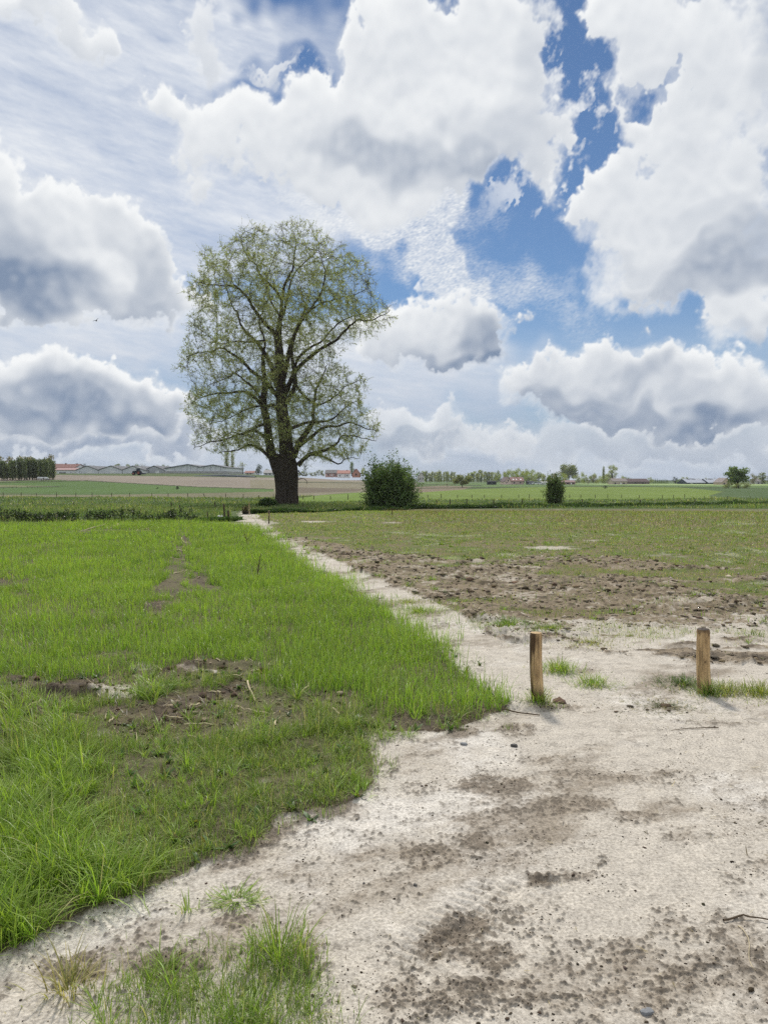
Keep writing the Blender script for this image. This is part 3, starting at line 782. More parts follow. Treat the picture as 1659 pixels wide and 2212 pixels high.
# broad leaved weeds among the grass
wx_, wy_ = scatter(rg, 2.0, 7.5, A0, R(12), 34)
tz_ = zones(wx_, wy_)
k = rg.random_sample(len(wx_)) < np.clip(tz_['verge'] * .6 + tz_['patch'] * .5 + tz_['clump'] * .4 + 4 * tz_['crop'] * (1 - tz_['crop']) * .5, 0, 1)
rep = np.repeat(np.nonzero(k)[0], 9); n = len(rep)
P, _ = zpts(wx_[rep] + .006 * rg.standard_normal(n), wy_[rep] + .006 * rg.standard_normal(n))
L_ = np.clip(.045 * (1 + .35 * rg.standard_normal(n)), .015, .1)
pp.append(blades(P, L_, L_ * .34, rg.uniform(0, 6.283, n), .75 + .3 * rg.standard_normal(n), .5 + .2 * rg.standard_normal(n), vary(rg, n, SRGB(92, 118, 66), SRGB(132, 126, 80), .1), 4))
V, F, Cc = join(pp)
o = mesh_np('verge_grass', V, F, M_BLADE, col=Cc); o['kind'] = 'stuff'
tag(o, 'dark green grass and taller fringe at the edge of the sandy ground', 'grass')

# --- the thin grass of the field on the right
pp = []
for r0, r1, dens, w, seg in ((4.5, 9, 1500, .004, 3), (9, 16, 800, .007, 2), (16, 28, 330, .012, 2), (28, 46, 130, .022, 2)):
    x, y = scatter(rg, r0, r1, R(-14), R(54) if r1 < 17 else R(44), dens)
    P, z = zpts(x, y)
    n1 = fbm(x, y, 1.1, 3, .5, 231); n2 = fbm(x, y, .3, 3, .6, 233); n3 = fbm(x, y, 5.0, 2, .5, 235)
    d = sst(z['right'], .1, .8) * np.clip(1.0 + 1.1 * n1 + .6 * n2 + .6 * n3, .04, 1) * (1 - .95 * sst(z['sandy'] + .3 * n2 * (z['sandy'] > .05), .15, .5))
    d *= 1 - .9 * z['mm']
    keep = rg.random_sample(len(x)) < d
    P, x, y = P[keep], x[keep], y[keep]; n = len(P); r = np.hypot(x, y)
    tuft = sst(n2[keep] + .5 * n1[keep], .1, .5)
    hh = np.clip((.035 + .05 * tuft + .02 * sst(r, 18, 32)) * (1 + .3 * rg.standard_normal(n)), .015, .2)
    f = np.clip(tuft * .6 + .25 + .9 * fbm(x, y, 2.2, 3, .5, 239), 0, 1)[:, None]
    col = vary(rg, n, SRGB(128, 142, 80), STRAW, .22) * (1 - f) + vary(rg, n, MIDG, STRAW, .10) * f
    pp.append(blades(P, hh, w * (1 + .25 * rg.standard_normal(n)), rg.uniform(0, 6.283, n), np.abs(.35 * rg.standard_normal(n)), np.abs(.7 + .5 * rg.standard_normal(n)), col, seg, col * 1.15))
tx, ty = scatter(rg, 5.0, 27, R(-8), R(36), 8)
tz_ = zones(tx, ty)
k = rg.random_sample(len(tx)) < tz_['right'] * np.clip(.35 + 1.2 * fbm(tx, ty, 1.6, 3, .5, 245), .03, 1) * (1 - .9 * tz_['sandy']) * (1 - .6 * tz_['mm'])
tx, ty = tx[k], ty[k]; nt = len(tx)
pp.append(tussocks(tx, ty, .03 + .06 * rg.random_sample(nt), .045 + .05 * rg.random_sample(nt), (20 + 40 * rg.random_sample(nt)).astype(int), .0035 + .00045 * np.hypot(tx, ty), .4, SRGB(104, 126, 64), OLIVE, .15))
# dead stalks standing at the back of that field
x, y = scatter(rg, 20, 44, R(0), R(36), 26)
P, z = zpts(x, y)
keep = (rg.random_sample(len(x)) < z['right'] * sst(fbm(x, y, 4, 3, .5, 237) + .3 * sst(np.hypot(x, y), 22, 36), -.1, .4))
P = P[keep]; n = len(P)
col = vary(rg, n, SRGB(140, 126, 98), SRGB(104, 90, 70), .4)
pp.append(blades(P, np.clip(.15 + .07 * rg.standard_normal(n), .05, .4), np.full(n, .010), rg.uniform(0, 6.283, n), np.abs(.3 * rg.standard_normal(n)), np.abs(.3 * rg.standard_normal(n)), col, 2))
V, F, Cc = join(pp)
o = mesh_np('sparse_grass', V, F, M_BLADE, col=Cc); o['kind'] = 'stuff'
tag(o, 'thin patchy grass and dead stalks of the muddy field on the right', 'grass')

# --- rough pasture beyond the ditch
pp = []
for r0, r1, dens, w in ((27, 45, 130, .03), (45, 75, 42, .05), (75, 125, 10, .09)):
    x, y = scatter(rg, r0, r1, R(-42), R(42), dens)
    QX, QY = project(x, y)
    n1 = fbm(x, y, 3.0, 3, .5, 241); n2 = fbm(x, y, 9.0, 3, .5, 243)
    far = np.zeros(len(x), bool)
    for poly, rgb in FARZ: far |= inside(QX, QY, poly)
    keep = ~far & (((QY < 1127) & (QX < 500)) | ((QY < 1104) & (QX < 800)) | (QY < 1098 + 2.5 * n1)) & (rg.random_sample(len(x)) < .85)
    x, y, n1, n2 = x[keep], y[keep], n1[keep], n2[keep]; n = len(x)
    P = np.stack([x, y, H0(x, y) - .01], -1)
    hh = np.clip((.16 + .10 * n1 + .12 * sst(n1 + n2, .1, .5)) * (1 + .3 * rg.standard_normal(n)), .05, .5)
    f = sst(n2 + .6 * n1, -.2, .3)[:, None]
    col = vary(rg, n, SRGB(94, 116, 72), SRGB(124, 132, 90), .15) * (1 - f) + vary(rg, n, SRGB(116, 134, 78), SRGB(160, 156, 116), .22) * f
    pp.append(blades(P, hh, w * (1 + .25 * rg.standard_normal(n)), rg.uniform(0, 6.283, n), np.abs(.3 * rg.standard_normal(n)), np.abs(.6 + .5 * rg.standard_normal(n)), col, 2, col * 1.1))
V, F, Cc = join(pp)
o = mesh_np('pasture_grass', V, F, M_BLADE, col=Cc); o['kind'] = 'stuff'
tag(o, 'rough dark green pasture beyond the ditch around the big tree', 'grass')

# --- chopped straw, roots and dry bits lying on the ground
pp = []
x, y = scatter(rg, 1.8, 11, A0, A1, 620)
P, z = zpts(x, y)
n1 = fbm(x, y, .6, 3, .6, 251)
d = np.clip(z['patch'] * (.5 + .8 * n1) + 1.2 * z['bare'] * (z['field'] + z['patch']) + .35 * 4 * z['crop'] * (1 - z['crop']) + .10 * z['verge'] + .5 * z['dark'] * (1 - z['crop']) + .05 + .12 * sst(n1, .05, .4) + .6 * z['mm'], 0, 1)
k = rg.random_sample(len(x)) < d
P = P[k]; z_c = z['crop'][k]; n = len(P)
L_ = np.clip(.028 * np.exp(.6 * rg.standard_normal(n)), .008, .12) * (.5 + .6 * z_c)
col = vary(rg, n, SRGB(104, 90, 70), SRGB(192, 178, 146), .34, .3)
pp.append(blades(P + np.array([0, 0, .004]), L_, np.clip(L_ * .11, .0016, .008), rg.uniform(0, 6.283, n), 1.35 + .18 * rg.standard_normal(n), .3 * rg.standard_normal(n), col, 2))
V, F, Cc = join(pp)
o = mesh_np('straw_litter', V, F, M_BLADE, col=Cc); o['kind'] = 'stuff'
tag(o, 'brown and pale dry bits strewn over bare soil and sand', 'litter')
# ------------------------------------------------------------------ wood and leaves
def solid_mat(name, rgb, rough=.8, spec=.3, nscale=8.0, namp=.25, stretch=(1, 1, 1), bump=0.0, metal=0.0):
    m = bpy.data.materials.new(name)
    m.use_nodes = True
    g = NG(m.node_tree); bs = g.nt.nodes['Principled BSDF']
    oc = g.map(g.node('ShaderNodeTexCoord').outputs['Object'], stretch)
    n = g.noise(oc, nscale, 6, .65)
    c = SRGB(*rgb)
    lo, hi = tuple(c * (1 - namp)) + (1,), tuple(np.clip(c * (1 + namp), 0, .9)) + (1,)
    g.put(bs.inputs['Base Color'], g.mix(g.rng(n, .3, .7), lo, hi))
    bs.inputs['Roughness'].default_value = rough; bs.inputs['Specular IOR Level'].default_value = spec; bs.inputs['Metallic'].default_value = metal
    if bump:
        b = g.node('ShaderNodeBump'); b.inputs['Strength'].default_value = .7; b.inputs['Distance'].default_value = bump
        g.put(b.inputs['Height'], n); g.put(bs.inputs['Normal'], b.outputs[0])
    return m


def sweep(P, rad, sides=8, flute=None, cap=True):
    """tube along points P with radii; flute(angle, k) scales the section"""
    P = np.asarray(P, float); n = len(P)
    T = np.gradient(P, axis=0); T /= np.linalg.norm(T, axis=1)[:, None] + 1e-9
    ref = np.array([0.0, 1.0, 0.0]) if abs(T[0] @ np.array([0, 1.0, 0])) < .9 else np.array([1.0, 0, 0])
    U = []
    u = np.cross(T[0], ref); u /= np.linalg.norm(u)
    for k in range(n):
        u = u - T[k] * (u @ T[k]); u /= np.linalg.norm(u) + 1e-9
        U.append(u)
    U = np.array(U); W_ = np.cross(T, U)
    a = np.linspace(0, 2 * math.pi, sides, endpoint=False)
    rr = np.asarray(rad)[:, None] * np.ones((1, sides))
    if flute is not None: rr = rr * flute(a[None, :], np.arange(n)[:, None])
    V = P[:, None] + U[:, None] * (np.cos(a)[None, :] * rr)[..., None] + W_[:, None] * (np.sin(a)[None, :] * rr)[..., None]
    i = np.arange(n - 1)[:, None] * sides + np.arange(sides)[None, :]
    j = np.arange(n - 1)[:, None] * sides + (np.arange(sides)[None, :] + 1) % sides
    Q = np.stack([i, j, j + sides, i + sides], -1).reshape(-1, 4)
    V = V.reshape(-1, 3); Tt = np.zeros((0, 3), int)
    if cap:
        V = np.concatenate([V, P[-1:]]); b = (n - 1) * sides
        Tt = np.array([[b + k, b + (k + 1) % sides, len(V) - 1] for k in range(sides)])
    return V, Q, Tt


def merge(parts):
    Vs, Qs, Ts = [], [], []; off = 0
    for V, q, t in parts:
        Vs.append(V); Qs.append(np.asarray(q).reshape(-1, 4) + off); Ts.append(np.asarray(t).reshape(-1, 3) + off); off += len(V)
    return np.concatenate(Vs), [np.concatenate(Qs), np.concatenate(Ts)]


def frusta(A, B, ra, rb, sides=3):
    """many thin tapered sticks at once"""
    A, B = np.asarray(A), np.asarray(B); n = len(A)
    T = B - A; T = T / (np.linalg.norm(T, axis=1)[:, None] + 1e-9)
    ref = np.where(np.abs(T[:, 2:3]) < .9, np.array([[0, 0, 1.0]]), np.array([[1.0, 0, 0]]))
    U = np.cross(T, ref); U /= np.linalg.norm(U, axis=1)[:, None]; W_ = np.cross(T, U)
    a = np.linspace(0, 2 * math.pi, sides, endpoint=False)
    off = U[:, None] * np.cos(a)[None, :, None] + W_[:, None] * np.sin(a)[None, :, None]
    V = np.concatenate([A[:, None] + off * np.asarray(ra)[:, None, None], B[:, None] + off * np.asarray(rb)[:, None, None]], 1)
    b = (np.arange(n) * 2 * sides)[:, None]
    Q = np.concatenate([b + np.array([[k, (k + 1) % sides, sides + (k + 1) % sides, sides + k]]) for k in range(sides)])
    return V.reshape(-1, 3), Q, np.zeros((0, 3), int)


def leaves(P, size, rs, up=.3, fold=True, aspect=.6, drift=None):
    """leaf blades (kite of two triangles) at points, random facing"""
    n = len(P)
    d = rs.standard_normal((n, 3)); d[:, 2] += up
    if drift is not None: d += drift
    d /= np.linalg.norm(d, axis=1)[:, None]
    r = rs.standard_normal((n, 3)); s = np.cross(d, r); s /= np.linalg.norm(s, axis=1)[:, None] + 1e-9
    L = (size * (1 + .3 * rs.standard_normal(n)))[:, None] if np.ndim(size) == 0 else (size * (1 + .3 * rs.standard_normal(n)))[:, None]
    V = np.stack([P, P + d * L * .5 + s * L * aspect * .5, P + d * L, P + d * L * .5 - s * L * aspect * .5], 1)
    q = (np.arange(n) * 4)[:, None] + np.array([[0, 1, 2, 3]])
    return V.reshape(-1, 3), q


BARK = solid_mat('bark', (70, 63, 56), .9, .15, 3.0, .45, (3.0, 3.0, .5), .09)
TWIG = solid_mat('twig_bark', (70, 64, 54), .9, .15, 6.0, .25)
MOSS = solid_mat('mossy_bark', (90, 84, 62), .9, .15, 2.5, .35, (2, 2, .7), .02)
M_LEAF = leaf_mat('leaf', .4, .45, .3, (1.2, 1.25, .6))

TREE_Y = at(622, 1090).y
_zs = .9426 / 3.072


def tz(zx, zy, dep=0.0):
    """point of the big tree from its enlarged photo, dep metres further away"""
    d = ray(390 * .9426 + zx * _zs, 480 * .9426 + zy * _zs)
    t = TREE_Y / d.y
    return np.array([d.x * t, TREE_Y + dep, CAM_H + d.z * t])


LIMBS = [  # (points in the enlarged photo, start width, end width, depth at the end)
    ([(822, 1800), (815, 1650), (800, 1500), (787, 1400), (785, 1300), (772, 1180), (765, 1050), (760, 950), (764, 860), (780, 760), (790, 640), (800, 520), (850, 420), (880, 300), (890, 200)], 105, 5, .6),
    ([(760, 1850), (725, 1760), (690, 1620), (674, 1480), (660, 1390), (655, 1250), (648, 1150), (640, 1000), (640, 900), (600, 760), (610, 640), (640, 540)], 72, 8, 2.0),
    ([(760, 950), (745, 880), (680, 810), (630, 740), (600, 680), (560, 630), (505, 600), (400, 590), (320, 600), (230, 590)], 38, 4, -2.5),
    ([(785, 1220), (803, 1140), (830, 1000), (850, 900), (900, 790), (940, 700), (948, 640), (920, 590), (900, 520)], 42, 6, 2.5),
    ([(760, 1320), (680, 1220), (600, 1150), (540, 1080), (440, 1010), (380, 990), (280, 1040), (190, 1080)], 36, 4, -3.0),
    ([(755, 1250), (720, 1130), (690, 1060), (650, 980), (590, 900), (520, 840), (470, 770), (440, 690), (390, 640), (330, 470), (300, 400)], 40, 4, 3.0),
    ([(800, 1330), (840, 1230), (890, 1130), (960, 1070), (1060, 1000), (1180, 930), (1260, 850), (1340, 815), (1450, 800), (1545, 745)], 42, 4, -1.5),
    ([(870, 1150), (900, 1040), (970, 970), (1060, 910), (1140, 820), (1230, 745), (1350, 690), (1430, 640)], 26, 4, 2.0),
    ([(820, 1360), (868, 1280), (888, 1210), (880, 1100), (878, 1000), (930, 850), (1000, 760), (1070, 670), (1110, 560), (1112, 480), (1080, 420), (1060, 330)], 40, 4, -3.0),
    ([(885, 1235), (960, 1330), (1050, 1385), (1150, 1340), (1240, 1270), (1330, 1230)], 22, 3, -2.0),
    ([(868, 1740), (905, 1640), (960, 1560), (995, 1490), (1000, 1400), (1015, 1270), (1055, 1160), (1080, 1080)], 55, 6, 2.5),
    ([(890, 1680), (1000, 1600), (1080, 1540), (1180, 1530), (1270, 1505), (1390, 1550), (1470, 1590)], 30, 3, -3.0),
    ([(900, 1800), (980, 1720), (1080, 1690), (1160, 1650), (1200, 1600), (1300, 1600), (1440, 1640)], 38, 3, 1.5),
    ([(980, 1720), (1080, 1740), (1180, 1785), (1240, 1760), (1330, 1750)], 20, 3, -1.5),
    ([(850, 1540), (950, 1500), (1080, 1490), (1170, 1440), (1250, 1350), (1340, 1300)], 28, 3, 3.0),
    ([(690, 1620), (600, 1560), (520, 1580), (440, 1610), (330, 1640), (220, 1690)], 26, 3, -3.0),
    ([(712, 1760), (640, 1690), (560, 1650), (480, 1680), (400, 1700), (320, 1720)], 30, 3, 1.0),
    ([(680, 1500), (600, 1530), (500, 1580), (400, 1560), (280, 1600)], 24, 3, 3.0),
    ([(660, 1400), (560, 1290), (450, 1290), (340, 1300), (240, 1350), (180, 1400)], 28, 3, -2.0),
    ([(660, 1400), (590, 1270), (520, 1200), (430, 1140), (350, 1180), (250, 1200)], 24, 3, 2.0),
    ([(790, 640), (750, 580), (650, 490), (610, 420), (560, 370), (520, 260), (560, 190)], 22, 3, -2.0),
    ([(800, 740), (830, 560), (850, 450), (930, 330), (1000, 240), (1010, 160)], 20, 3, 2.5),
    ([(940, 700), (1040, 640), (1170, 590), (1290, 560), (1400, 520)], 16, 3, 1.5),
    ([(640, 900), (530, 900), (420, 880), (300, 900), (190, 880)], 16, 3, 3.5),
    ([(780, 760), (700, 620), (660, 470), (700, 330), (740, 200)], 18, 3, 3.0),
    ([(730, 1380), (640, 1380), (520, 1400), (400, 1450), (260, 1480)], 22, 3, 2.0),
    ([(905, 1840), (940, 1870), (975, 1860)], 10, 3, -1.0), ([(900, 1900), (950, 1900), (980, 1930)], 8, 3, -.8),
]
OUTLINE = [(880, 90), (800, 110), (640, 105), (500, 150), (470, 210), (370, 290), (240, 320), (130, 490), (110, 600), (170, 640), (190, 720), (120, 850), (80, 1000), (50, 1130), (160, 1200), (110, 1320), (110, 1420), (160, 1550), (160, 1690), (240, 1720), (330, 1740), (560, 1690), (650, 1740), (700, 1760), (900, 1760), (1000, 1770), (1180, 1800), (1370, 1760), (1440, 1650), (1500, 1560), (1490, 1480), (1390, 1370), (1420, 1280), (1360, 1170), (1270, 1130), (1200, 1100), (1190, 980), (1330, 940), (1340, 880), (1500, 850), (1610, 740), (1530, 640), (1420, 660), (1480, 530), (1410, 380), (1280, 330), (1240, 250), (1130, 210), (1080, 150), (1000, 100)]

rt = np.random.RandomState(77)
zpm = _zs * TREE_Y / FPX                                  # metres per enlarged pixel
nodes, parent, rad0 = [], [], []


def smooth_line(pts, k=4):
    pts = np.array(pts, float); n = len(pts)
    out = []
    for i in range(n - 1):
        p0, p1, p2, p3 = pts[max(i - 1, 0)], pts[i], pts[i + 1], pts[min(i + 2, n - 1)]
        for t in np.linspace(0, 1, k, endpoint=False):
            out.append(.5 * ((2 * p1) + (-p0 + p2) * t + (2 * p0 - 5 * p1 + 4 * p2 - p3) * t * t + (-p0 + 3 * p1 - 3 * p2 + p3) * t ** 3))
    out.append(pts[-1])
    return np.array(out)


limb_tubes = []
for li, (pts, w0, w1, dep) in enumerate(LIMBS):
    n = len(pts)
    base_dep = 0.0
    P3 = np.array([tz(*p) for p in pts])
    s = np.linspace(0, 1, n)
    # join in depth to the limb it leaves
    if nodes:
        A = np.array(nodes)
        d2 = ((A[:, [0, 2]] - P3[0, [0, 2]]) ** 2).sum(1)
        j = int(d2.argmin()); base_dep = A[j, 1] - TREE_Y if li > 1 else 0.0
    else: j = -1
    P3[:, 1] = TREE_Y + base_dep + (dep - base_dep) * s ** .8 + .25 * np.sin(s * 7 + li) * (s > 0) * s
    C = smooth_line(P3, 5)
    m = len(C)
    wob = np.cumsum(rt.standard_normal((m, 3)) * .06, 0) * np.linspace(0, 1, m)[:, None]
    C = C + wob - wob[-1] * np.linspace(0, 1, m)[:, None] * .5
    rr = .5 * zpm * (w0 + (w1 - w0) * np.linspace(0, 1, m) ** .75) * (1 + .06 * rt.standard_normal(m))
    if w0 > 60:
        rr = .5 * zpm * np.interp(np.linspace(0, 1, m), [0, .2, .4, .55, .7, 1], [w0, w0 * .82, w0 * .66, w0 * .46, w0 * .22, w1])
    limb_tubes.append((C, rr))
    last = j
    for k in range(m):
        nodes.append(C[k]); parent.append(last); rad0.append(rr[k]); last = len(nodes) - 1
NL = len(nodes)
# crown volume: points to grow towards
ol = np.array(OUTLINE, float)
zx, zy = rt.uniform(40, 1620, 60000), rt.uniform(80, 1830, 60000)
m = inside(zx, zy, OUTLINE)
zx, zy = zx[m], zy[m]
rows = np.arange(80, 1840, 10.0)
lo, hi = [], []
for r_ in rows:
    xx = np.arange(30, 1630, 6.0); mm = inside(xx, np.full_like(xx, r_), OUTLINE)
    lo.append(xx[mm].min() if mm.any() else 800); hi.append(xx[mm].max() if mm.any() else 810)
lo, hi = np.array(lo), np.array(hi)
cen, hw = (lo + hi) / 2, np.maximum((hi - lo) / 2, 20)
ks = np.ones(15) / 15
hws = np.convolve(np.pad(hw, 7, mode='edge'), ks, 'valid')
c_, h_ = np.interp(zy, rows, cen), np.interp(zy, rows, hw)
q = np.clip(1 - ((zx - c_) / h_) ** 2, 0.03, 1) ** .5
dmax = np.minimum(np.interp(zy, rows, hws) * zpm * .85, 8.0) * q
dep = rt.uniform(-1, 1, len(zx)) * dmax
keep = rt.random_sample(len(zx)) < (.15 + .85 * (np.abs(dep) / 8.0)) * .62      # equal share per volume is too dense inside
core = ((zx - c_) / h_) ** 2 + (dep / np.maximum(dmax, .5)) ** 2
clump = np.array([mnoise.noise(Vector((a * .0075, b * .0075, d * .45))) for a, b, d in zip(zx, zy, dep)])
keep &= clump > -.10
zx, zy, dep = zx[keep][:9000], zy[keep][:9000], dep[keep][:9000]
_o = tz(0, 0); _u = (tz(1000, 0) - _o) / 1000; _w = (tz(0, 1000) - _o) / 1000
ATT = _o[None] + zx[:, None] * _u[None] + zy[:, None] * _w[None]
ATT[:, 1] = TREE_Y + dep
NODE = np.array(nodes); PAR = list(parent)
best = np.full(len(ATT), 1e9); bi = np.zeros(len(ATT), int)


def upd(new, base):
    for k in range(0, len(new), 400):
        d = ((ATT[:, None] - new[None, k:k + 400]) ** 2).sum(-1)
        a = d.argmin(1); v = d[np.arange(len(ATT)), a]
        b = v < best
        best[b] = v[b]; bi[b] = a[b] + base + k


elig = np.array([r < .30 for r in rad0])
upd(np.where(elig[:, None], NODE, 1e4), 0)
STEP = .38
alive = np.ones(len(ATT), bool)
for it in range(70):
    act = alive & (best < 6.0 ** 2)
    if not act.any(): break
    dirs = np.zeros_like(NODE); cnt = np.zeros(len(NODE))
    v = ATT[act] - NODE[bi[act]]
    v /= np.linalg.norm(v, axis=1)[:, None] + 1e-9
    np.add.at(dirs, bi[act], v); np.add.at(cnt, bi[act], 1)
    ids = np.nonzero(cnt)[0]
    d = dirs[ids] / cnt[ids][:, None] + .22 * rt.standard_normal((len(ids), 3))
    d[:, 2] += .10
    d /= np.linalg.norm(d, axis=1)[:, None] + 1e-9
    new = NODE[ids] + d * STEP
    base = len(NODE)
    NODE = np.concatenate([NODE, new]); PAR += list(ids)
    upd(new, base)
    kill = best < .45 ** 2
    alive &= ~kill
    best[~alive] = 0
PAR = np.array(PAR); NN = len(NODE)
# pipe model radii
acc = np.zeros(NN); nch = np.zeros(NN, int)
rad = np.zeros(NN)
for i in range(NN - 1, -1, -1):
    rad[i] = max(.009, acc[i] ** (1 / 2.4)) if nch[i] else .009
    if i < NL: rad[i] = max(rad0[i], .012)
    if PAR[i] >= 0: acc[PAR[i]] += rad[i] ** 2.4; nch[PAR[i]] += 1
rad = np.minimum(rad, .16)
base_pt = tz(830, 2095)
tree = empty('old_tree', (base_pt[0], TREE_Y, float(H0(base_pt[0], TREE_Y))), 'huge old tree with thick dark trunk and thin spring leaves', 'tree')
TB = np.array(tree.location)
# trunk: fluted, several stems grown together
tp = np.array([tz(828, 2110), tz(829, 2075), tz(828, 2000), tz(826, 1930), tz(822, 1860), tz(815, 1790), tz(812, 1720)])
tw = np.array([190, 166, 150, 152, 162, 150, 110]) * .5 * zpm
C = smooth_line(tp, 6); rr = np.interp(np.linspace(0, 1, len(C)), np.linspace(0, 1, 7), tw)
fl = lambda a, k: 1 + .07 * np.sin(3 * a + .05 * k + 1) + .05 * np.sin(7 * a + .8) * 1 + .035 * np.sin(13 * a + k * .12) + .02 * np.sin(23 * a - k * .2)
tube = sweep(C, rr, 72, fl)
V, F = merge([tube]); mesh_np('trunk', V - TB, F, BARK, parent=tree)
parts = [sweep(C, r_, 10 if r_[0] > .1 else 6) for C, r_ in limb_tubes]
V, F = merge(parts); mesh_np('limb', V - TB, F, BARK, parent=tree)
tw_i = np.arange(NL, NN)
pa = PAR[tw_i]
ra = np.minimum(rad[pa], rad[tw_i] * 1.35)
tv = frusta(NODE[pa], NODE[tw_i], ra, rad[tw_i], 4)
# fine twigs on all thin wood
thin = tw_i[rad[tw_i] < .03]
rep = np.repeat(thin, 5); n = len(rep)
dirn = NODE[rep] - NODE[PAR[rep]]; dirn /= np.linalg.norm(dirn, axis=1)[:, None] + 1e-9
e = dirn + .8 * rt.standard_normal((n, 3)); e /= np.linalg.norm(e, axis=1)[:, None]
TL = (rt.uniform(.25, .6, n) * (1 + 1.1 * (rt.random_sample(n) < .10)))[:, None]
sA = NODE[rep]; sB = sA + e * TL
tt = frusta(sA, sB, np.full(n, .007), np.full(n, .004), 3)
V, F = merge([tv, tt]); mesh_np('branch', V - TB, F, TWIG, parent=tree)
# young leaves along the twigs
zt = NODE[rep, 2] - TB[2]
LV, LF, LC = [], [], []
per = 11
f = rt.uniform(.2, 1.05, (n, per, 1))
Pl = (sA[:, None] + (sB - sA)[:, None] * f).reshape(-1, 3)
Pl += rt.standard_normal(Pl.shape) * .03
cn = np.array([mnoise.noise(Vector(p * .33)) for p in Pl[::per]]).repeat(per)
keep = rt.random_sample(len(Pl)) < np.clip(.68 + 1.4 * cn, .12, 1)
Pl = Pl[keep]; cn = cn[keep]
V, q = leaves(Pl, .074, rt, up=.1, aspect=.62)
cl = vary(rt, len(Pl), SRGB(176, 184, 128), SRGB(174, 168, 118), .1, .14)
mesh_np('foliage', V - TB, q, M_LEAF, col=np.concatenate([np.repeat(cl, 4, 0), np.ones((len(V), 1))], -1), parent=tree, smooth=False)
print('tree nodes', NN, 'leaves', len(Pl))
# ------------------------------------------------------------------ posts
WOOD = bpy.data.materials.new('peeled_wood'); WOOD.use_nodes = True
g = NG(WOOD.node_tree); bs = g.nt.nodes['Principled BSDF']
a_ = g.node('ShaderNodeAttribute', attribute_name='col').outputs['Color']
oc = g.node('ShaderNodeTexCoord').outputs['Object']
gr = g.noise(g.map(oc, (60, 60, 3.5)), 1.0, 6, .7); gb = g.noise(g.map(oc, (9, 9, 3)), 1.0, 4, .6)
c_ = g.mix(1.0, a_, g.mix(g.rng(gr, .3, .7), (.62, .60, .58, 1), (1.15, 1.15, 1.15, 1)), 'MULTIPLY')
c_ = g.mix(.8, c_, g.mix(g.rng(gb, .32, .66), (.66, .62, .58, 1), (1.1, 1.1, 1.1, 1)), 'MULTIPLY')
g.put(bs.inputs['Base Color'], c_)
bs.inputs['Roughness'].default_value = .7; bs.inputs['Specular IOR Level'].default_value = .25
bp = g.node('ShaderNodeBump'); bp.inputs['Strength'].default_value = .6; bp.inputs['Distance'].default_value = .003
g.put(bp.inputs['Height'], gr); g.put(bs.inputs['Normal'], bp.outputs[0])


def ground_z(x, y):
    return float(height(np.array([x]), np.array([y]))[0])


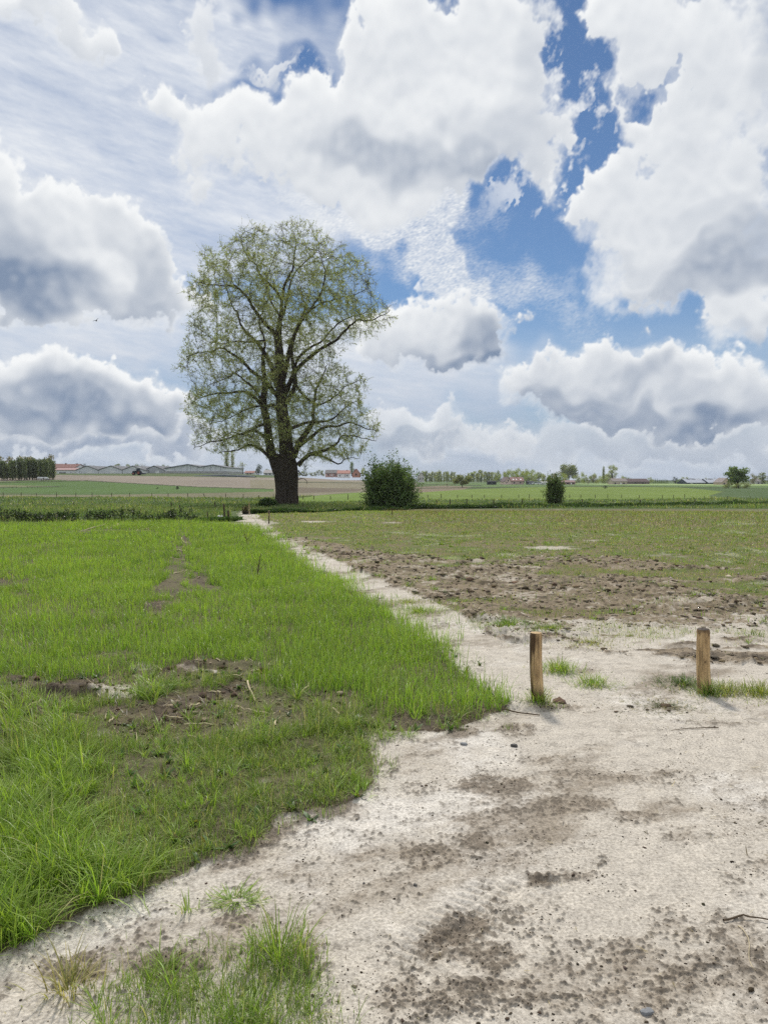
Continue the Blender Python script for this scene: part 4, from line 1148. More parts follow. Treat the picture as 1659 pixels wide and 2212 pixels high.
def near_post(px, py, tx, ty, dia, label, seed, bark, topcol, group):
    rs = np.random.RandomState(seed)
    p = at(px, py); z0 = ground_z(p.x, p.y)
    d = ray(tx, ty); t = p.y / d.y
    top = np.array([d.x * t, p.y, CAM_H + d.z * t])
    root = empty('wooden_post', (p.x, p.y, z0), label, 'post', group)
    base = np.array([p.x, p.y, z0])
    n, sd = 46, 40
    s = np.linspace(0, 1, n)
    A = np.array([p.x, p.y, z0 - .12])
    C = A[None] + (top - A)[None] * s[:, None]
    C[:, 0] += .004 * np.sin(s * 6 + seed); C[:, 1] += .004 * np.sin(s * 5 + 2 * seed)
    rr = dia / 2 * (1.03 - .05 * s) * (1 + .012 * rs.standard_normal(n))
    rr[-1] *= .90; rr[-2] *= .97
    ph = rs.uniform(0, 6.28, 5)
    fl = lambda a, k: 1 + .035 * np.sin(2 * a + ph[0] + k * .02) + .025 * np.sin(3 * a + ph[1]) + .012 * np.sin(7 * a + ph[2] + .05 * k)
    V, Q, T = sweep(C, rr, sd, fl, cap=False)
    ang = np.tile(np.linspace(0, 2 * math.pi, sd, endpoint=False), n); zz = np.repeat(s, sd)
    nx_ = V[:, 0] - np.repeat(C[:, 0], sd); ny_ = V[:, 1] - np.repeat(C[:, 1], sd)
    side = np.arctan2(nx_, -ny_)                                    # 0 faces the viewer, negative to the left
    tan_, brown = SRGB(214, 184, 138), SRGB(104, 82, 60)
    nse = np.array([mnoise.noise(Vector((math.cos(a) * 2.2 + seed, math.sin(a) * 2.2, z * 5))) for a, z in zip(side, zz)])
    w = bark(side, zz, nse)
    col = tan_[None] * (1 - w[:, None]) + brown[None] * w[:, None]
    damp = sst(-zz + .12 * nse, -.42, -.22)[:, None]
    col = col * (1 - .5 * damp) + SRGB(96, 86, 72)[None] * .3 * damp
    for a0, za, zb in ((-.5, .45, 1.0), (.35, .2, .75), (.9, .55, 1.0), (-1.1, .1, .6), (.05, .7, 1.0)):       # drying cracks
        ck = sst(-np.abs(side - a0 - .06 * np.sin(zz * 9 + seed)), -.10, -.02) * sst(zz, za, za + .08) * (1 - sst(zz, zb - .06, zb + .01))
        col = col * (1 - .42 * ck[:, None])
    if seed == 2:                                                   # a knot
        kd = np.hypot((side + .05) * dia / 2, (zz - .60) * .55)
        col = col * (1 - .75 * sst(-kd, -.014, -.006))[:, None] * (1 + .0 * kd)[:, None]
        rng_ = sst(-np.abs(kd - .018), -.006, 0); col = col * (1 - .3 * rng_[:, None])
    mesh_np('shaft', V - base, [Q], WOOD, col=np.concatenate([col, np.ones((len(col), 1))], -1), parent=root)
    ring = V[-sd:]
    rings = [ring + np.array([0, 0, .0006])]
    cen = ring.mean(0)
    for f in (.75, .4, .1): rings.append(cen + (ring - cen) * f + np.array([0, 0, .003 + .002 * rs.standard_normal()]))
    VV = np.concatenate(rings)
    i = np.arange(3)[:, None] * sd + np.arange(sd)[None]; j = np.arange(3)[:, None] * sd + (np.arange(sd)[None] + 1) % sd
    QQ = np.stack([i, j, j + sd, i + sd], -1).reshape(-1, 4)
    VV = np.concatenate([VV, cen[None] + [[0, 0, .004]]]); b = 3 * sd
    TT = np.array([[b + k, b + (k + 1) % sd, len(VV) - 1] for k in range(sd)])
    cc = np.array(topcol)[None] * (1 + .18 * rs.standard_normal((len(VV), 1)))
    mesh_np('cut_end', VV - base, [QQ, TT], WOOD, col=np.concatenate([np.clip(cc, .01, .8), np.ones((len(VV), 1))], -1), parent=root)
    return root


near_post(1161, 1522, 1157, 1367, .091, 'short peeled wooden post with pale cut top at the corner of the green crop', 1,
          lambda a, z, n: np.clip(sst(-a + .5 * n, -.1, .5) * sst(z + .2 * n, .62, .74) + .8 * sst(-a + .3 * n, .9, 1.3) + .35 * sst(n, .1, .5), 0, 1), SRGB(222, 190, 142), 'short wooden posts marking the path')
near_post(1522, 1496, 1517, 1359, .097, 'short peeled wooden post with dark muddy top and a knot, on bare sand', 2,
          lambda a, z, n: np.clip(.5 * sst(n, .15, .5) + .75 * sst(z + .08 * n - .03 * np.cos(3 * a), .92, .97), 0, 1), SRGB(74, 64, 56), 'short wooden posts marking the path')

# ------------------------------------------------------------------ tufts standing alone in the sand
rq = np.random.RandomState(5)


def tuft(px, py, rad, h, n, label, base=MIDG, tipc=LUSHTIP, dry=.12, flat=.3, w=.0044):
    n = int(n * 1.9); rad *= 1.15
    p = at(px, py)
    a = rq.uniform(0, 6.283, n); r = rad * np.abs(rq.standard_normal(n)) * .55
    x, y = p.x + np.cos(a) * r * 1.25, p.y + np.sin(a) * r
    z = height(x, y) - .006
    P = np.stack([x, y, z], -1); root = np.array([p.x, p.y, ground_z(p.x, p.y)])
    hh = np.clip(h * (1.1 - .6 * r / rad) * (1 + .3 * rq.standard_normal(n)), .015, .4)
    yaw = a + .9 * rq.standard_normal(n)
    col = vary(rq, n, base, STRAW, dry); tip = .5 * col + .5 * vary(rq, n, tipc, STRAW, dry, .15)
    V, q, t, c = blades(P - root, hh, w * (1 + .25 * rq.standard_normal(n)), yaw, flat + .3 * np.abs(rq.standard_normal(n)), .9 * np.abs(rq.standard_normal(n)) + .2, col, 4, tip)
    o = mesh_np('grass_tuft', V, [q, t], M_BLADE, col=c); o.location = root
    tag(o, label, 'grass tuft', 'grass tufts standing alone on the bare ground')


tuft(1208, 1450, .17, .12, 240, 'bright grass tuft just right of the pale topped post')
tuft(1280, 1478, .17, .10, 200, 'low grass tuft on the sand between the two posts, nearer the left post')
tuft(1435, 1527, .42, .055, 800, 'wide flattened dull tuft lying in front of the muddy topped post', SRGB(82, 96, 52), SRGB(120, 118, 74), .3, .9)
tuft(1475, 1478, .24, .08, 330, 'dark green tuft just left of the muddy topped post', SRGB(66, 92, 46), MIDG, .12, .5)
tuft(1166, 1526, .10, .11, 150, 'small bright tuft hugging the foot of the pale topped post')
tuft(1560, 1494, .22, .09, 300, 'yellowish tuft around the right foot of the muddy topped post', SRGB(100, 114, 52), LUSHTIP, .25)
tuft(1527, 1500, .09, .14, 90, 'thin upright dark tuft at the base of the muddy topped post', DARKG, MIDG, .1, .15)
tuft(1645, 1500, .26, .10, 320, 'yellow green tuft at the right border of the sand beyond the posts', SRGB(112, 126, 54), LUSHTIP, .2)
tuft(1095, 1358, .42, .09, 500, 'dark green tuft at the edge of the mud before the left post', DARKG, MIDG)
tuft(1190, 1362, .30, .07, 330, 'grass tuft in the mud directly behind the pale topped post', MIDG, OLIVE)
tuft(1270, 1393, .34, .05, 320, 'thin low tuft on the sand behind and right of the left post', OLIVE, OLIVE, .2)
tuft(905, 1322, .34, .10, 360, 'bright straggling tuft beside the path near the crop edge')
tuft(880, 1302, .25, .08, 200, 'yellowish tuft further along the path edge by the crop', OLIVE, LUSHTIP)
tuft(510, 1945, .085, .075, 110, 'lone sprawling green tuft on sand before the dark sward', MIDG, LUSHTIP, .08, .7)
tuft(405, 1968, .025, .09, 12, 'few upright blades sprouting from the sand left of the sprawling tuft', MIDG, LUSHTIP, .1, .1)
tuft(150, 2140, .09, .13, 60, 'half dry thin tuft in the lower left sand', OLIVE, STRAW, .4, .2)
tuft(600, 2075, .10, .17, 60, 'tall thin blades beside the clump at the bottom edge', MIDG, LUSHTIP, .1, .1)
tuft(740, 1258, .30, .09, 260, 'small bright tuft on the path where the mud begins', LUSH, LUSHTIP)

# ------------------------------------------------------------------ crumbs, clods, stalks, stones
def lumps(x, y, size, rs, flat=.6, sink=.25):
    n = len(x)
    base = np.array([[1, 0, 0], [0, 1, 0], [-1, 0, 0], [0, -1, 0], [0, 0, 1], [0, 0, -1], [.65, .65, .5], [-.65, .65, .5], [-.65, -.65, .5], [.65, -.65, .5]])
    tri = np.array([[0, 6, 9], [0, 1, 6], [1, 7, 6], [1, 2, 7], [2, 8, 7], [2, 3, 8], [3, 9, 8], [3, 0, 9], [6, 7, 4], [7, 8, 4], [8, 9, 4], [9, 6, 4], [1, 0, 5], [2, 1, 5], [3, 2, 5], [0, 3, 5]])
    V = base[None] * (1 + .3 * rs.standard_normal((n, 10, 1))) * (size[:, None] * rs.uniform(.6, 1.3, (n, 3)))[:, None, :]
    V[..., 2] *= flat
    a = rs.uniform(0, 6.283, n); c, s = np.cos(a)[:, None], np.sin(a)[:, None]
    X = V[..., 0] * c - V[..., 1] * s; Y = V[..., 0] * s + V[..., 1] * c
    z = height(x, y) + size * flat * (1 - 2 * sink) * .5
    V = np.stack([X + x[:, None], Y + y[:, None], V[..., 2] + z[:, None]], -1)
    return V.reshape(-1, 3), ((np.arange(n) * 10)[:, None, None] + tri[None]).reshape(-1, 3)


M_CLOD = bpy.data.materials.new('soil_crumb'); M_CLOD.use_nodes = True
g = NG(M_CLOD.node_tree); bs = g.nt.nodes['Principled BSDF']
g.put(bs.inputs['Base Color'], g.mix(1.0, g.node('ShaderNodeAttribute', attribute_name='col').outputs['Color'],
      g.mix(g.rng(g.noise(g.node('ShaderNodeTexCoord').outputs['Object'], 90.0, 4, .7), .3, .7), (.7, .7, .7, 1), (1.2, 1.2, 1.2, 1)), 'MULTIPLY'))
bs.inputs['Roughness'].default_value = .95; bs.inputs['Specular IOR Level'].default_value = .1
rc = np.random.RandomState(9)
x, y = scatter(rc, 1.9, 8.5, R(-34), R(42), 7500)
z = zones(x, y)
soft = np.clip(1 - z['crop'] * .7 - z['right'], 0, 1)
pd = soft * np.clip(.02 + .6 * z['dark'] + .35 * sst(.45 * fbm((x * .82 + y * .57) * .45, -x * .57 + y * .82, .55, 5, .62, 181) + .9 * z['dark'] - .3, 0, .4) + .35 * 4 * z['crop'] * (1 - z['crop']) + .30 * sst(fbm(x, y, .5, 3, .6, 301), .05, .35), 0, 1) * np.clip(1.3 - np.hypot(x, y) / 9, .3, 1)
k = rc.random_sample(len(x)) < pd
x, y = x[k], y[k]; n = len(x)
sz = np.clip(.0016 * np.exp(.55 * rc.standard_normal(n)), .001, .014)
V, T = lumps(x, y, sz, rc)
cl = vary(rc, n, SRGB(84, 74, 62), SRGB(150, 138, 122), .25, .25)
o = mesh_np('soil_crumbs', V, [T], M_CLOD, col=np.concatenate([np.repeat(cl, 10, 0), np.ones((n * 10, 1))], -1), smooth=False); o['kind'] = 'stuff'
tag(o, 'dark soil crumbs strewn over the pale sandy ground', 'soil')
pp = []
for r0, r1, dens, s0 in ((5, 10, 900, .012), (10, 18, 380, .019), (18, 32, 80, .03)):
    x, y = scatter(rc, r0, r1, R(-12), A1, dens)
    z = zones(x, y)
    k = (rc.random_sample(len(x)) < z['mm'] * (.2 + .6 * sst(fbm(x, y, 1.0, 3, .5, 311), -.1, .3))) | (z['dark'] * (z['py'] < 1560) > rc.random_sample(len(x)) * 6)
    x, y = x[k], y[k]
    pp.append((x, y, np.clip(s0 * .5 * np.exp(.75 * rc.standard_normal(len(x))), .004, .05)))
x, y, sz = [np.concatenate([q[i] for q in pp]) for i in range(3)]; n = len(x)
V, T = lumps(x, y, sz, rc, .55)
cl = vary(rc, n, SRGB(112, 100, 82), SRGB(170, 158, 140), .34, .3)
o = mesh_np('mud_clods', V, [T], M_CLOD, col=np.concatenate([np.repeat(cl, 10, 0), np.ones((n * 10, 1))], -1), smooth=False); o['kind'] = 'stuff'
tag(o, 'broken brown mud clods along the path and the right field', 'mud')
# clods and crust by the bare patch in the crop
x, y = scatter(rc, 4.8, 9.5, A0, R(8), 220)
z = zones(x, y)
k = rc.random_sample(len(x)) < z['bare'] * np.clip(z['field'] + z['patch'], 0, 1)
x, y = x[k], y[k]; n = len(x)
V, T = lumps(x, y, np.clip(.011 * np.exp(.55 * rc.standard_normal(n)), .004, .05), rc, .7)
cl = vary(rc, n, SRGB(92, 80, 64), SRGB(160, 146, 124), .22, .2)
o = mesh_np('soil_clods', V, [T], M_CLOD, col=np.concatenate([np.repeat(cl, 10, 0), np.ones((n * 10, 1))], -1), smooth=False); o['kind'] = 'stuff'
tag(o, 'dark soil clods in the bare patch of the crop', 'soil')

STALK = solid_mat('dry_stalk', (196, 182, 150), .8, .2, 30.0, .25, (1, 1, .3))
STALKD = solid_mat('weathered_stick', (96, 82, 66), .85, .2, 30.0, .3, (1, 1, .3))


def stick_mesh(L, r, seed, sides=6, bend=.12, mat=None, nm='dry_stalk', node_=True):
    rs = np.random.RandomState(seed)
    n = 9
    s = np.linspace(0, 1, n)
    C = np.stack([(s - .5) * L, bend * L * np.sin(s * 3.1 + seed) * rs.uniform(-1, 1), .02 * L * rs.standard_normal(n)], -1)
    rr = r * (1.1 - .5 * s) * (1 + (.25 * (np.arange(n) % 4 == 0) if node_ else 0) + .08 * rs.standard_normal(n))
    V, Q, T = sweep(C, rr, sides)
    return V, [Q, T]


stalk_meshes = []
for i, (L, r) in enumerate(((.16, .006), (.26, .007), (.11, .005), (.34, .006))):
    V, F = stick_mesh(L, r, 31 + i)
    o = mesh_np('dry_stalk', V, F, STALK, link=False); stalk_meshes.append(o.data)
rk = np.random.RandomState(41)
SPOT = [(540, 1500, 2), (500, 1468, 1), (560, 1540, 1), (470, 1500, 0), (590, 1465, 2), (420, 1530, 1), (380, 1560, 0), (610, 1560, 3), (520, 1590, 0), (300, 1600, 2), (240, 1560, 0), (650, 1500, 1), (450, 1570, 3), (350, 1450, 2), (120, 1560, 0), (60, 1530, 1), (680, 1580, 0), (395, 1190, 1), (400, 1210, 3), (405, 1170, 3), (385, 1240, 1), (430, 1250, 0), (360, 1290, 1),
        (120, 1143, 3), (150, 1141, 1), (180, 1143, 3), (210, 1141, 3), (245, 1143, 1), (275, 1142, 3), (300, 1144, 3), (70, 1146, 1), (330, 1143, 3), (20, 1150, 3), (480, 1440, 2), (555, 1455, 0), (730, 1545, 0), (500, 1620, 1), (410, 1600, 2), (200, 1620, 0), (440, 1340, 0), (470, 1380, 1), (340, 1340, 2)]
for px, py, k in SPOT:
    p = at(px + rk.uniform(-8, 8), py + rk.uniform(-3, 3))
    o = bpy.data.objects.new('dry_stalk', stalk_meshes[k]); COL.objects.link(o)
    big = 1.0 + max(0, (p.y - 9) / 9)
    o.location = (p.x, p.y, ground_z(p.x, p.y) + .012)
    o.rotation_euler = (rk.uniform(-.12, .12), rk.uniform(-.25, .25), rk.uniform(0, 6.28)); o.scale = (big, big, big)
    tag(o, 'pale dry stalk lying on bare soil among the young crop', 'stalk', 'dry stalks lying in the crop field')


def stick(name, p0, p1, r0, r1, label, cat, mat, seed=1, lift0=.01, lift1=.01, bend=.05):
    A, B = at(*p0), at(*p1); rs = np.random.RandomState(seed)
    n = 12; s = np.linspace(0, 1, n)
    P = np.array(A)[None] * (1 - s[:, None]) + np.array(B)[None] * s[:, None]
    L = (B - A).length
    side = np.array([-(B - A).y, (B - A).x, 0]) / max(L, 1e-6)
    P += side[None] * (bend * L * np.sin(s * math.pi * 1.4 + seed))[:, None]
    P[:, 2] = height(P[:, 0], P[:, 1]) + lift0 * (1 - s) + lift1 * s + r0 * .6
    root = P[0].copy()
    V, Q, T = sweep(P - root, r0 + (r1 - r0) * s, 7)
    o = mesh_np(name, V, [Q, T], mat); o.location = root
    return tag(o, label, cat)


stick('fallen_stick', (318, 1590), (362, 1556), .010, .008, 'dark weathered stick lying across the patchy grass', 'stick', STALKD, 3, .02, .06, .02)
stick('broken_stalk', (538, 1490), (548, 1520), .008, .006, 'thick pale split stalk standing out in the soil patch', 'stalk', STALK, 4, .05, .01, .03)
stick('long_stalk', (470, 1478), (520, 1518), .008, .006, 'long thin grey stalk lying beside the split stalk', 'stalk', STALKD, 5, .01, .01, .03)
stick('bent_twig', (1560, 1990), (1700, 1998), .004, .002, 'dark thin bent twig on the sand at the right border', 'twig', STALKD, 6, .004, .012, .12)
stick('straw', (1583, 2002), (1648, 2100), .0016, .0012, 'fine pale straw lying near the bent twig', 'straw', STALK, 7, .003, .003, .1)
stick('thin_stick', (1548, 1572), (1450, 1580), .0035, .002, 'thin dark stick on the sand in front of the wide flat tuft', 'stick', STALKD, 8, .006, .004, .04)
stick('crust_stick', (1085, 1536), (1165, 1548), .006, .004, 'dark stick along the soil crust by the pale topped post', 'stick', STALKD, 9, .01, .006, .03)


def dead_stem(px, py, h, label, seed, lean=.15, forks=3):
    rs = np.random.RandomState(seed); p = at(px, py)
    z0 = ground_z(p.x, p.y); parts = []
    s = np.linspace(0, 1, 8)
    C = np.stack([lean * h * s ** 1.5 * (1 if seed % 2 else -1), .05 * h * np.sin(4 * s), h * s], -1)
    parts.append(sweep(C, .011 * (1.1 - .7 * s), 6))
    for k in range(forks):
        f = rs.uniform(.25, .75); b = np.array([np.interp(f, s, C[:, i]) for i in range(3)]); a = rs.uniform(0, 6.28)
        e = b + np.array([math.cos(a) * .25 * h, math.sin(a) * .2 * h, .22 * h])
        parts.append(sweep(np.linspace(b, e, 5) + np.array([0, 0, .02]) * (np.arange(5) % 2)[:, None] * h, np.linspace(.006, .002, 5), 5))
    V, F = merge(parts)
    o = mesh_np('dead_plant', V, F, STALKD); o.location = (p.x, p.y, z0 - .01)
    tag(o, label, 'dead plant')


dead_stem(556, 1252, .42, 'black forked dead stem sticking out of the bright crop', 1)
dead_stem(536, 1183, .40, 'small pale dead stem in the crop near the path bend', 2, .25, 2)
dead_stem(98, 1139, .42, 'thin dead stem at the far edge of the crop before the bramble hedge', 3, .3, 2)

STONE = solid_mat('grey_stone', (134, 136, 138), .85, .25, 25.0, .2, bump=.004)
STONED = solid_mat('dark_stone', (86, 84, 82), .85, .25, 25.0, .2, bump=.004)


def stone(px, py, w, label, mat, seed, flat=.45):
    rs = np.random.RandomState(seed); p = at(px, py)
    bm = bmesh.new(); bmesh.ops.create_icosphere(bm, subdivisions=3, radius=1.0)
    for v in bm.verts:
        q = v.co.copy()
        f = 1 + .32 * mnoise.noise(q * 1.3 + Vector((seed, 0, 0))) + .1 * mnoise.noise(q * 3.5)
        v.co = Vector((max(-.82, min(.82, q.x * f)) * w, max(-.8, min(.8, q.y * f)) * w * .7, max(-.7, min(.62, q.z * f)) * w * flat))
    me = bpy.data.meshes.new('stone'); bm.to_mesh(me); bm.free(); me.materials.append(mat)
    o = bpy.data.objects.new('stone', me); COL.objects.link(o)
    o.location = (p.x, p.y, ground_z(p.x, p.y) + w * flat * .3); o.rotation_euler = (0.05, .08, rs.uniform(0, 6))
    tag(o, label, 'stone', 'stones lying on the sand')


stone(1002, 1609, .026, 'grey flat stone beyond the tyre prints, left of the dark stone', STONE, 1)
stone(1110, 1613, .025, 'dark angular stone on the sand below the pale topped post', STONED, 2, .6)
stone(1396, 2188, .022, 'smooth grey stone at the bottom of the sandy ground', STONE, 3)
stone(897, 1912, .009, 'tiny dark stone on the brightest sand', STONED, 4, .8)
stone(786, 1908, .007, 'tiny black pebble on the pale sand left of the tyre prints', STONED, 5, .8)
# ------------------------------------------------------------------ bushes, hedge, ditch, stakes and fences
def shrub(name, px, py, wpx, hpx, label, cat, shoots, leaf, base, dry, seed, up=.6, spread=1.0, deep=.9, whips=12, group=None, per=26, fill=.75, ragged=.22):
    rs = np.random.RandomState(seed)
    p = at(px, py); k = p.y / FPX
    w, h = wpx * k / 2, hpx * k
    root = empty(name, p, label, cat, group)
    # shoots leave the ground and arch out to the crown surface
    d = rs.standard_normal((shoots, 3)); d[:, 2] = np.abs(d[:, 2]) * up * 1.4 + .03 * rs.random_sample(shoots); d /= np.linalg.norm(d, axis=1)[:, None]
    fr = (fill + (1 - fill) * rs.random_sample(shoots)) * (1 + ragged * rs.standard_normal(shoots) * .5)
    nz = np.array([1 + .30 * mnoise.noise(Vector(q) * 2.2 + Vector((seed, 0, 0))) for q in d])
    squash = np.power(np.abs(d[:, 2]), .6)
    hr = np.power(1 - np.clip(d[:, 2], 0, .985) ** 2, .36) / np.maximum(np.hypot(d[:, 0], d[:, 1]), .05)
    E = np.stack([d[:, 0] * hr * w * spread, d[:, 1] * hr * w * deep, np.where(d[:, 2] > 0, squash * h, .05)], -1) * (fr * nz)[:, None]
    E[:, 2] = np.maximum(E[:, 2], .05 * h)
    A = np.stack([rs.standard_normal(shoots) * w * .28, rs.standard_normal(shoots) * w * .25, np.zeros(shoots)], -1)
    M = A * .5 + E * .5; M[:, 2] = np.maximum(M[:, 2], E[:, 2] * .66)
    segs = 5; t = np.linspace(0, 1, segs + 1)[None, :, None]
    C = (1 - t) ** 2 * A[:, None] + 2 * t * (1 - t) * M[:, None] + t * t * E[:, None]
    C += rs.standard_normal(C.shape) * .03 * h * t
    sa, sb = C[:, :-1].reshape(-1, 3), C[:, 1:].reshape(-1, 3)
    r0 = np.tile(np.linspace(.016, .004, segs), shoots); r1 = np.tile(np.linspace(.013, .003, segs), shoots)
    pt = [frusta(sa, sb, r0, r1, 3)]
    # long bare whips out of the top
    if whips:
        wd = rs.standard_normal((whips, 3)); wd[:, 2] = np.abs(wd[:, 2]) + .5; wd /= np.linalg.norm(wd, axis=1)[:, None]
        a = np.stack([wd[:, 0] * w * .85, wd[:, 1] * w * .8, wd[:, 2] * h * .92], -1); b = a + wd * h * rs.uniform(.08, .2, (whips, 1)) + rs.standard_normal((whips, 3)) * .03 * h
        c = b + rs.standard_normal((whips, 3)) * .04 * h + wd * h * .06
        pt += [frusta(a, b, np.full(whips, .010), np.full(whips, .007), 3), frusta(b, c, np.full(whips, .007), np.full(whips, .004), 3)]
    V, F = merge(pt); mesh_np('stem', V, F, TWIG, parent=root)
    tt = rs.uniform(.25, 1.04, (shoots, per, 1)) ** .7
    Pl = ((1 - tt) ** 2 * A[:, None] + 2 * tt * (1 - tt) * M[:, None] + tt * tt * E[:, None]).reshape(-1, 3)
    Pl += rs.standard_normal(Pl.shape) * np.array([.035 * w + .02, .035 * w + .02, .03 * h + .02])
    Pl[:, 2] = np.maximum(Pl[:, 2], .02)
    V, q = leaves(Pl, leaf, rs, up=.2, aspect=.65)
    cl = vary(rs, len(Pl), base, dry, .12, .25)
    mesh_np('foliage', V, q, M_LEAF, col=np.concatenate([np.repeat(cl, 4, 0), np.ones((len(V), 1))], -1), parent=root, smooth=False)
    return root


shrub('round_bush', 842, 1098, 126, 100, 'large rounded dark green bush right of the huge tree', 'bush', 900, .13, SRGB(100, 122, 76), SRGB(132, 148, 92), 3, up=.75, whips=40, per=40, deep=1.0)
shrub('narrow_bush', 1197, 1089, 50, 62, 'narrow upright dark bush standing alone by the ditch on the right', 'bush', 420, .11, SRGB(108, 126, 80), SRGB(140, 152, 98), 7, up=1.5, whips=20, per=34, fill=.6)
shrub('low_bush', 578, 1094, 44, 17, 'low dark mound of brush at the left foot of the huge tree', 'bush', 220, .10, SRGB(70, 92, 52), SRGB(108, 124, 70), 9, up=.6, whips=6, per=24)
shrub('dead_brush', 531, 1111, 24, 20, 'grey heap of dead branches by the ditch at the end of the crop', 'brush pile', 90, .05, SRGB(110, 98, 80), SRGB(130, 118, 92), 15, up=.8, whips=14, per=3)


def bramble(x0, x1, py, hpx, label, seed, dens=26):
    rs = np.random.RandomState(seed)
    A, B = at(x0, py), at(x1, py); L = (B - A).length; k = A.y / FPX; h = hpx * k
    root = empty('bramble_hedge', A, label, 'hedge')
    n = int(L * dens); s = rs.random_sample(n)
    prof = np.array([.72 + .4 * mnoise.noise(Vector((q * L * .55, seed, 0))) + .2 * mnoise.noise(Vector((q * L * 2.1, seed, 5))) for q in s]) * np.clip(np.minimum(s, 1 - s) * L * 1.2 + .35, .35, 1)
    P0 = np.stack([(B.x - A.x) * s, (B.y - A.y) * s + rs.uniform(-.5, .5, n), np.zeros(n)], -1)
    a = rs.uniform(0, 6.28, n); reach = rs.uniform(.2, .7, n) * h * 1.3
    top = P0 + np.stack([np.cos(a) * reach * .5, np.sin(a) * reach * .5, h * prof * rs.uniform(.5, 1.08, n)], -1)
    end = top + np.stack([np.cos(a) * reach * .6, np.sin(a) * reach * .6, -.3 * h * rs.random_sample(n)], -1)
    pt = [frusta(P0, top, np.full(n, .007), np.full(n, .005), 3), frusta(top, end, np.full(n, .005), np.full(n, .003), 3)]
    V, F = merge(pt); mesh_np('stem', V, F, TWIG, parent=root)
    per = 26; t = rs.random_sample((n, per, 1)) * 2
    Pl = np.where(t < 1, P0[:, None] + (top - P0)[:, None] * t ** .6, top[:, None] + (end - top)[:, None] * (t - 1)).reshape(-1, 3)
    Pl += rs.standard_normal(Pl.shape) * .04; Pl[:, 2] = np.maximum(Pl[:, 2], .01)
    V, q = leaves(Pl, .05, rs, up=.3, aspect=.75)
    cl = vary(rs, len(Pl), SRGB(40, 58, 30), SRGB(80, 92, 46), .10, .25)
    mesh_np('foliage', V, q, M_LEAF, col=np.concatenate([np.repeat(cl, 4, 0), np.ones((len(V), 1))], -1), parent=root, smooth=False)


bramble(-160, 330, 1127, 31, 'long low bramble hedge along the far edge of the bright crop', 2)
bramble(338, 420, 1126, 31, 'short rounded bramble clump at the right end of the hedge', 5, 32)

# nettles and weeds on the ditch bank
rn = np.random.RandomState(17)


def weeds(line, n, hpx, wd, base, label, seed, leaf=.07, dry=SRGB(84, 104, 50)):
    rs = np.random.RandomState(seed)
    pts = np.array([list(at(*q)) for q in line]); s = rs.random_sample(n) * (len(pts) - 1); i = np.minimum(s.astype(int), len(pts) - 2); f = (s - i)[:, None]
    P = pts[i] * (1 - f) + pts[i + 1] * f
    P[:, 1] += rs.uniform(-1, 1, n) * wd
    h = hpx * P[:, 1] / FPX
    cl_ = np.clip(np.array([.55 + .9 * mnoise.noise(Vector((q[0] * .45, q[1] * .45, seed))) for q in P]), .12, 1.3)
    P[:, 2] = H0(P[:, 0], P[:, 1]) + h * cl_ * rs.random_sample(n) ** .7
    V, q = leaves(P, leaf, rs, up=.3, aspect=.7)
    cl = vary(rs, n, base, dry, .15, .25)
    o = mesh_np('ditch_weeds', V, q, M_LEAF, col=np.concatenate([np.repeat(cl, 4, 0), np.ones((len(V), 1))], -1), smooth=False)
    o['kind'] = 'stuff'; tag(o, label, 'weeds')


weeds([(545, 1110), (600, 1108), (700, 1107), (800, 1103), (850, 1099)], 26000, 9, .7, SRGB(48, 70, 32), 'dark nettles along the ditch below the huge tree', 3)
weeds([(790, 1104), (900, 1098), (1100, 1096), (1300, 1094), (1500, 1091), (1760, 1088)], 52000, 8, 1.6, SRGB(58, 80, 38), 'uneven weeds along the ditch behind the right field', 4, .09)
weeds([(905, 1099), (1020, 1098), (1130, 1096)], 12000, 9, .8, SRGB(48, 68, 34), 'darker weeds along the ditch right of the round bush', 6, .08)
weeds([(425, 1128), (480, 1126), (520, 1124)], 5000, 9, .5, SRGB(70, 98, 40), 'green weeds around the old stakes', 7, .05)

OLDWOOD = solid_mat('weathered_wood', (88, 78, 66), .9, .15, 20.0, .3, (3, 3, .5))
PALEWOOD = solid_mat('pale_wood', (170, 150, 118), .85, .2, 20.0, .25, (3, 3, .5))


def stake(px, py, top, wpx, label, cat='stake', mat=None, name='old_stake', dx=0.0, group=None, seed=1, tip=None):
    p = at(px, py); k = p.y / FPX; h = (py - top) * k; r = wpx * k / 2
    rs = np.random.RandomState(seed * 7 + int(px))
    s = np.linspace(-.12, 1, 12)
    C = np.stack([dx * k * s, .02 * np.sin(s * 5), h * s], -1)
    fl = lambda a, kk: 1 + .08 * np.sin(2 * a + seed) + .06 * np.sin(5 * a + kk)
    V, Q, T = sweep(C, r * (1.05 - .1 * s) * (1 + .04 * rs.standard_normal(12)), 10, fl)
    V[-1, 2] += .15 * r * rs.standard_normal()
    if tip is None:
        o = mesh_np(name, V, [Q, T], mat or OLDWOOD); o.location = p
        return tag(o, label, cat, group)
    root = empty(name, p, label, cat, group)
    mesh_np('shaft', V, [Q, T], mat or OLDWOOD, parent=root)
    C2 = np.stack([dx * k * np.linspace(.62, 1.03, 5), np.zeros(5), h * np.linspace(.62, 1.03, 5)], -1)
    V, Q, T = sweep(C2, np.full(5, r * 1.35), 10); mesh_np('band', V, [Q, T], tip, parent=root)
    return root


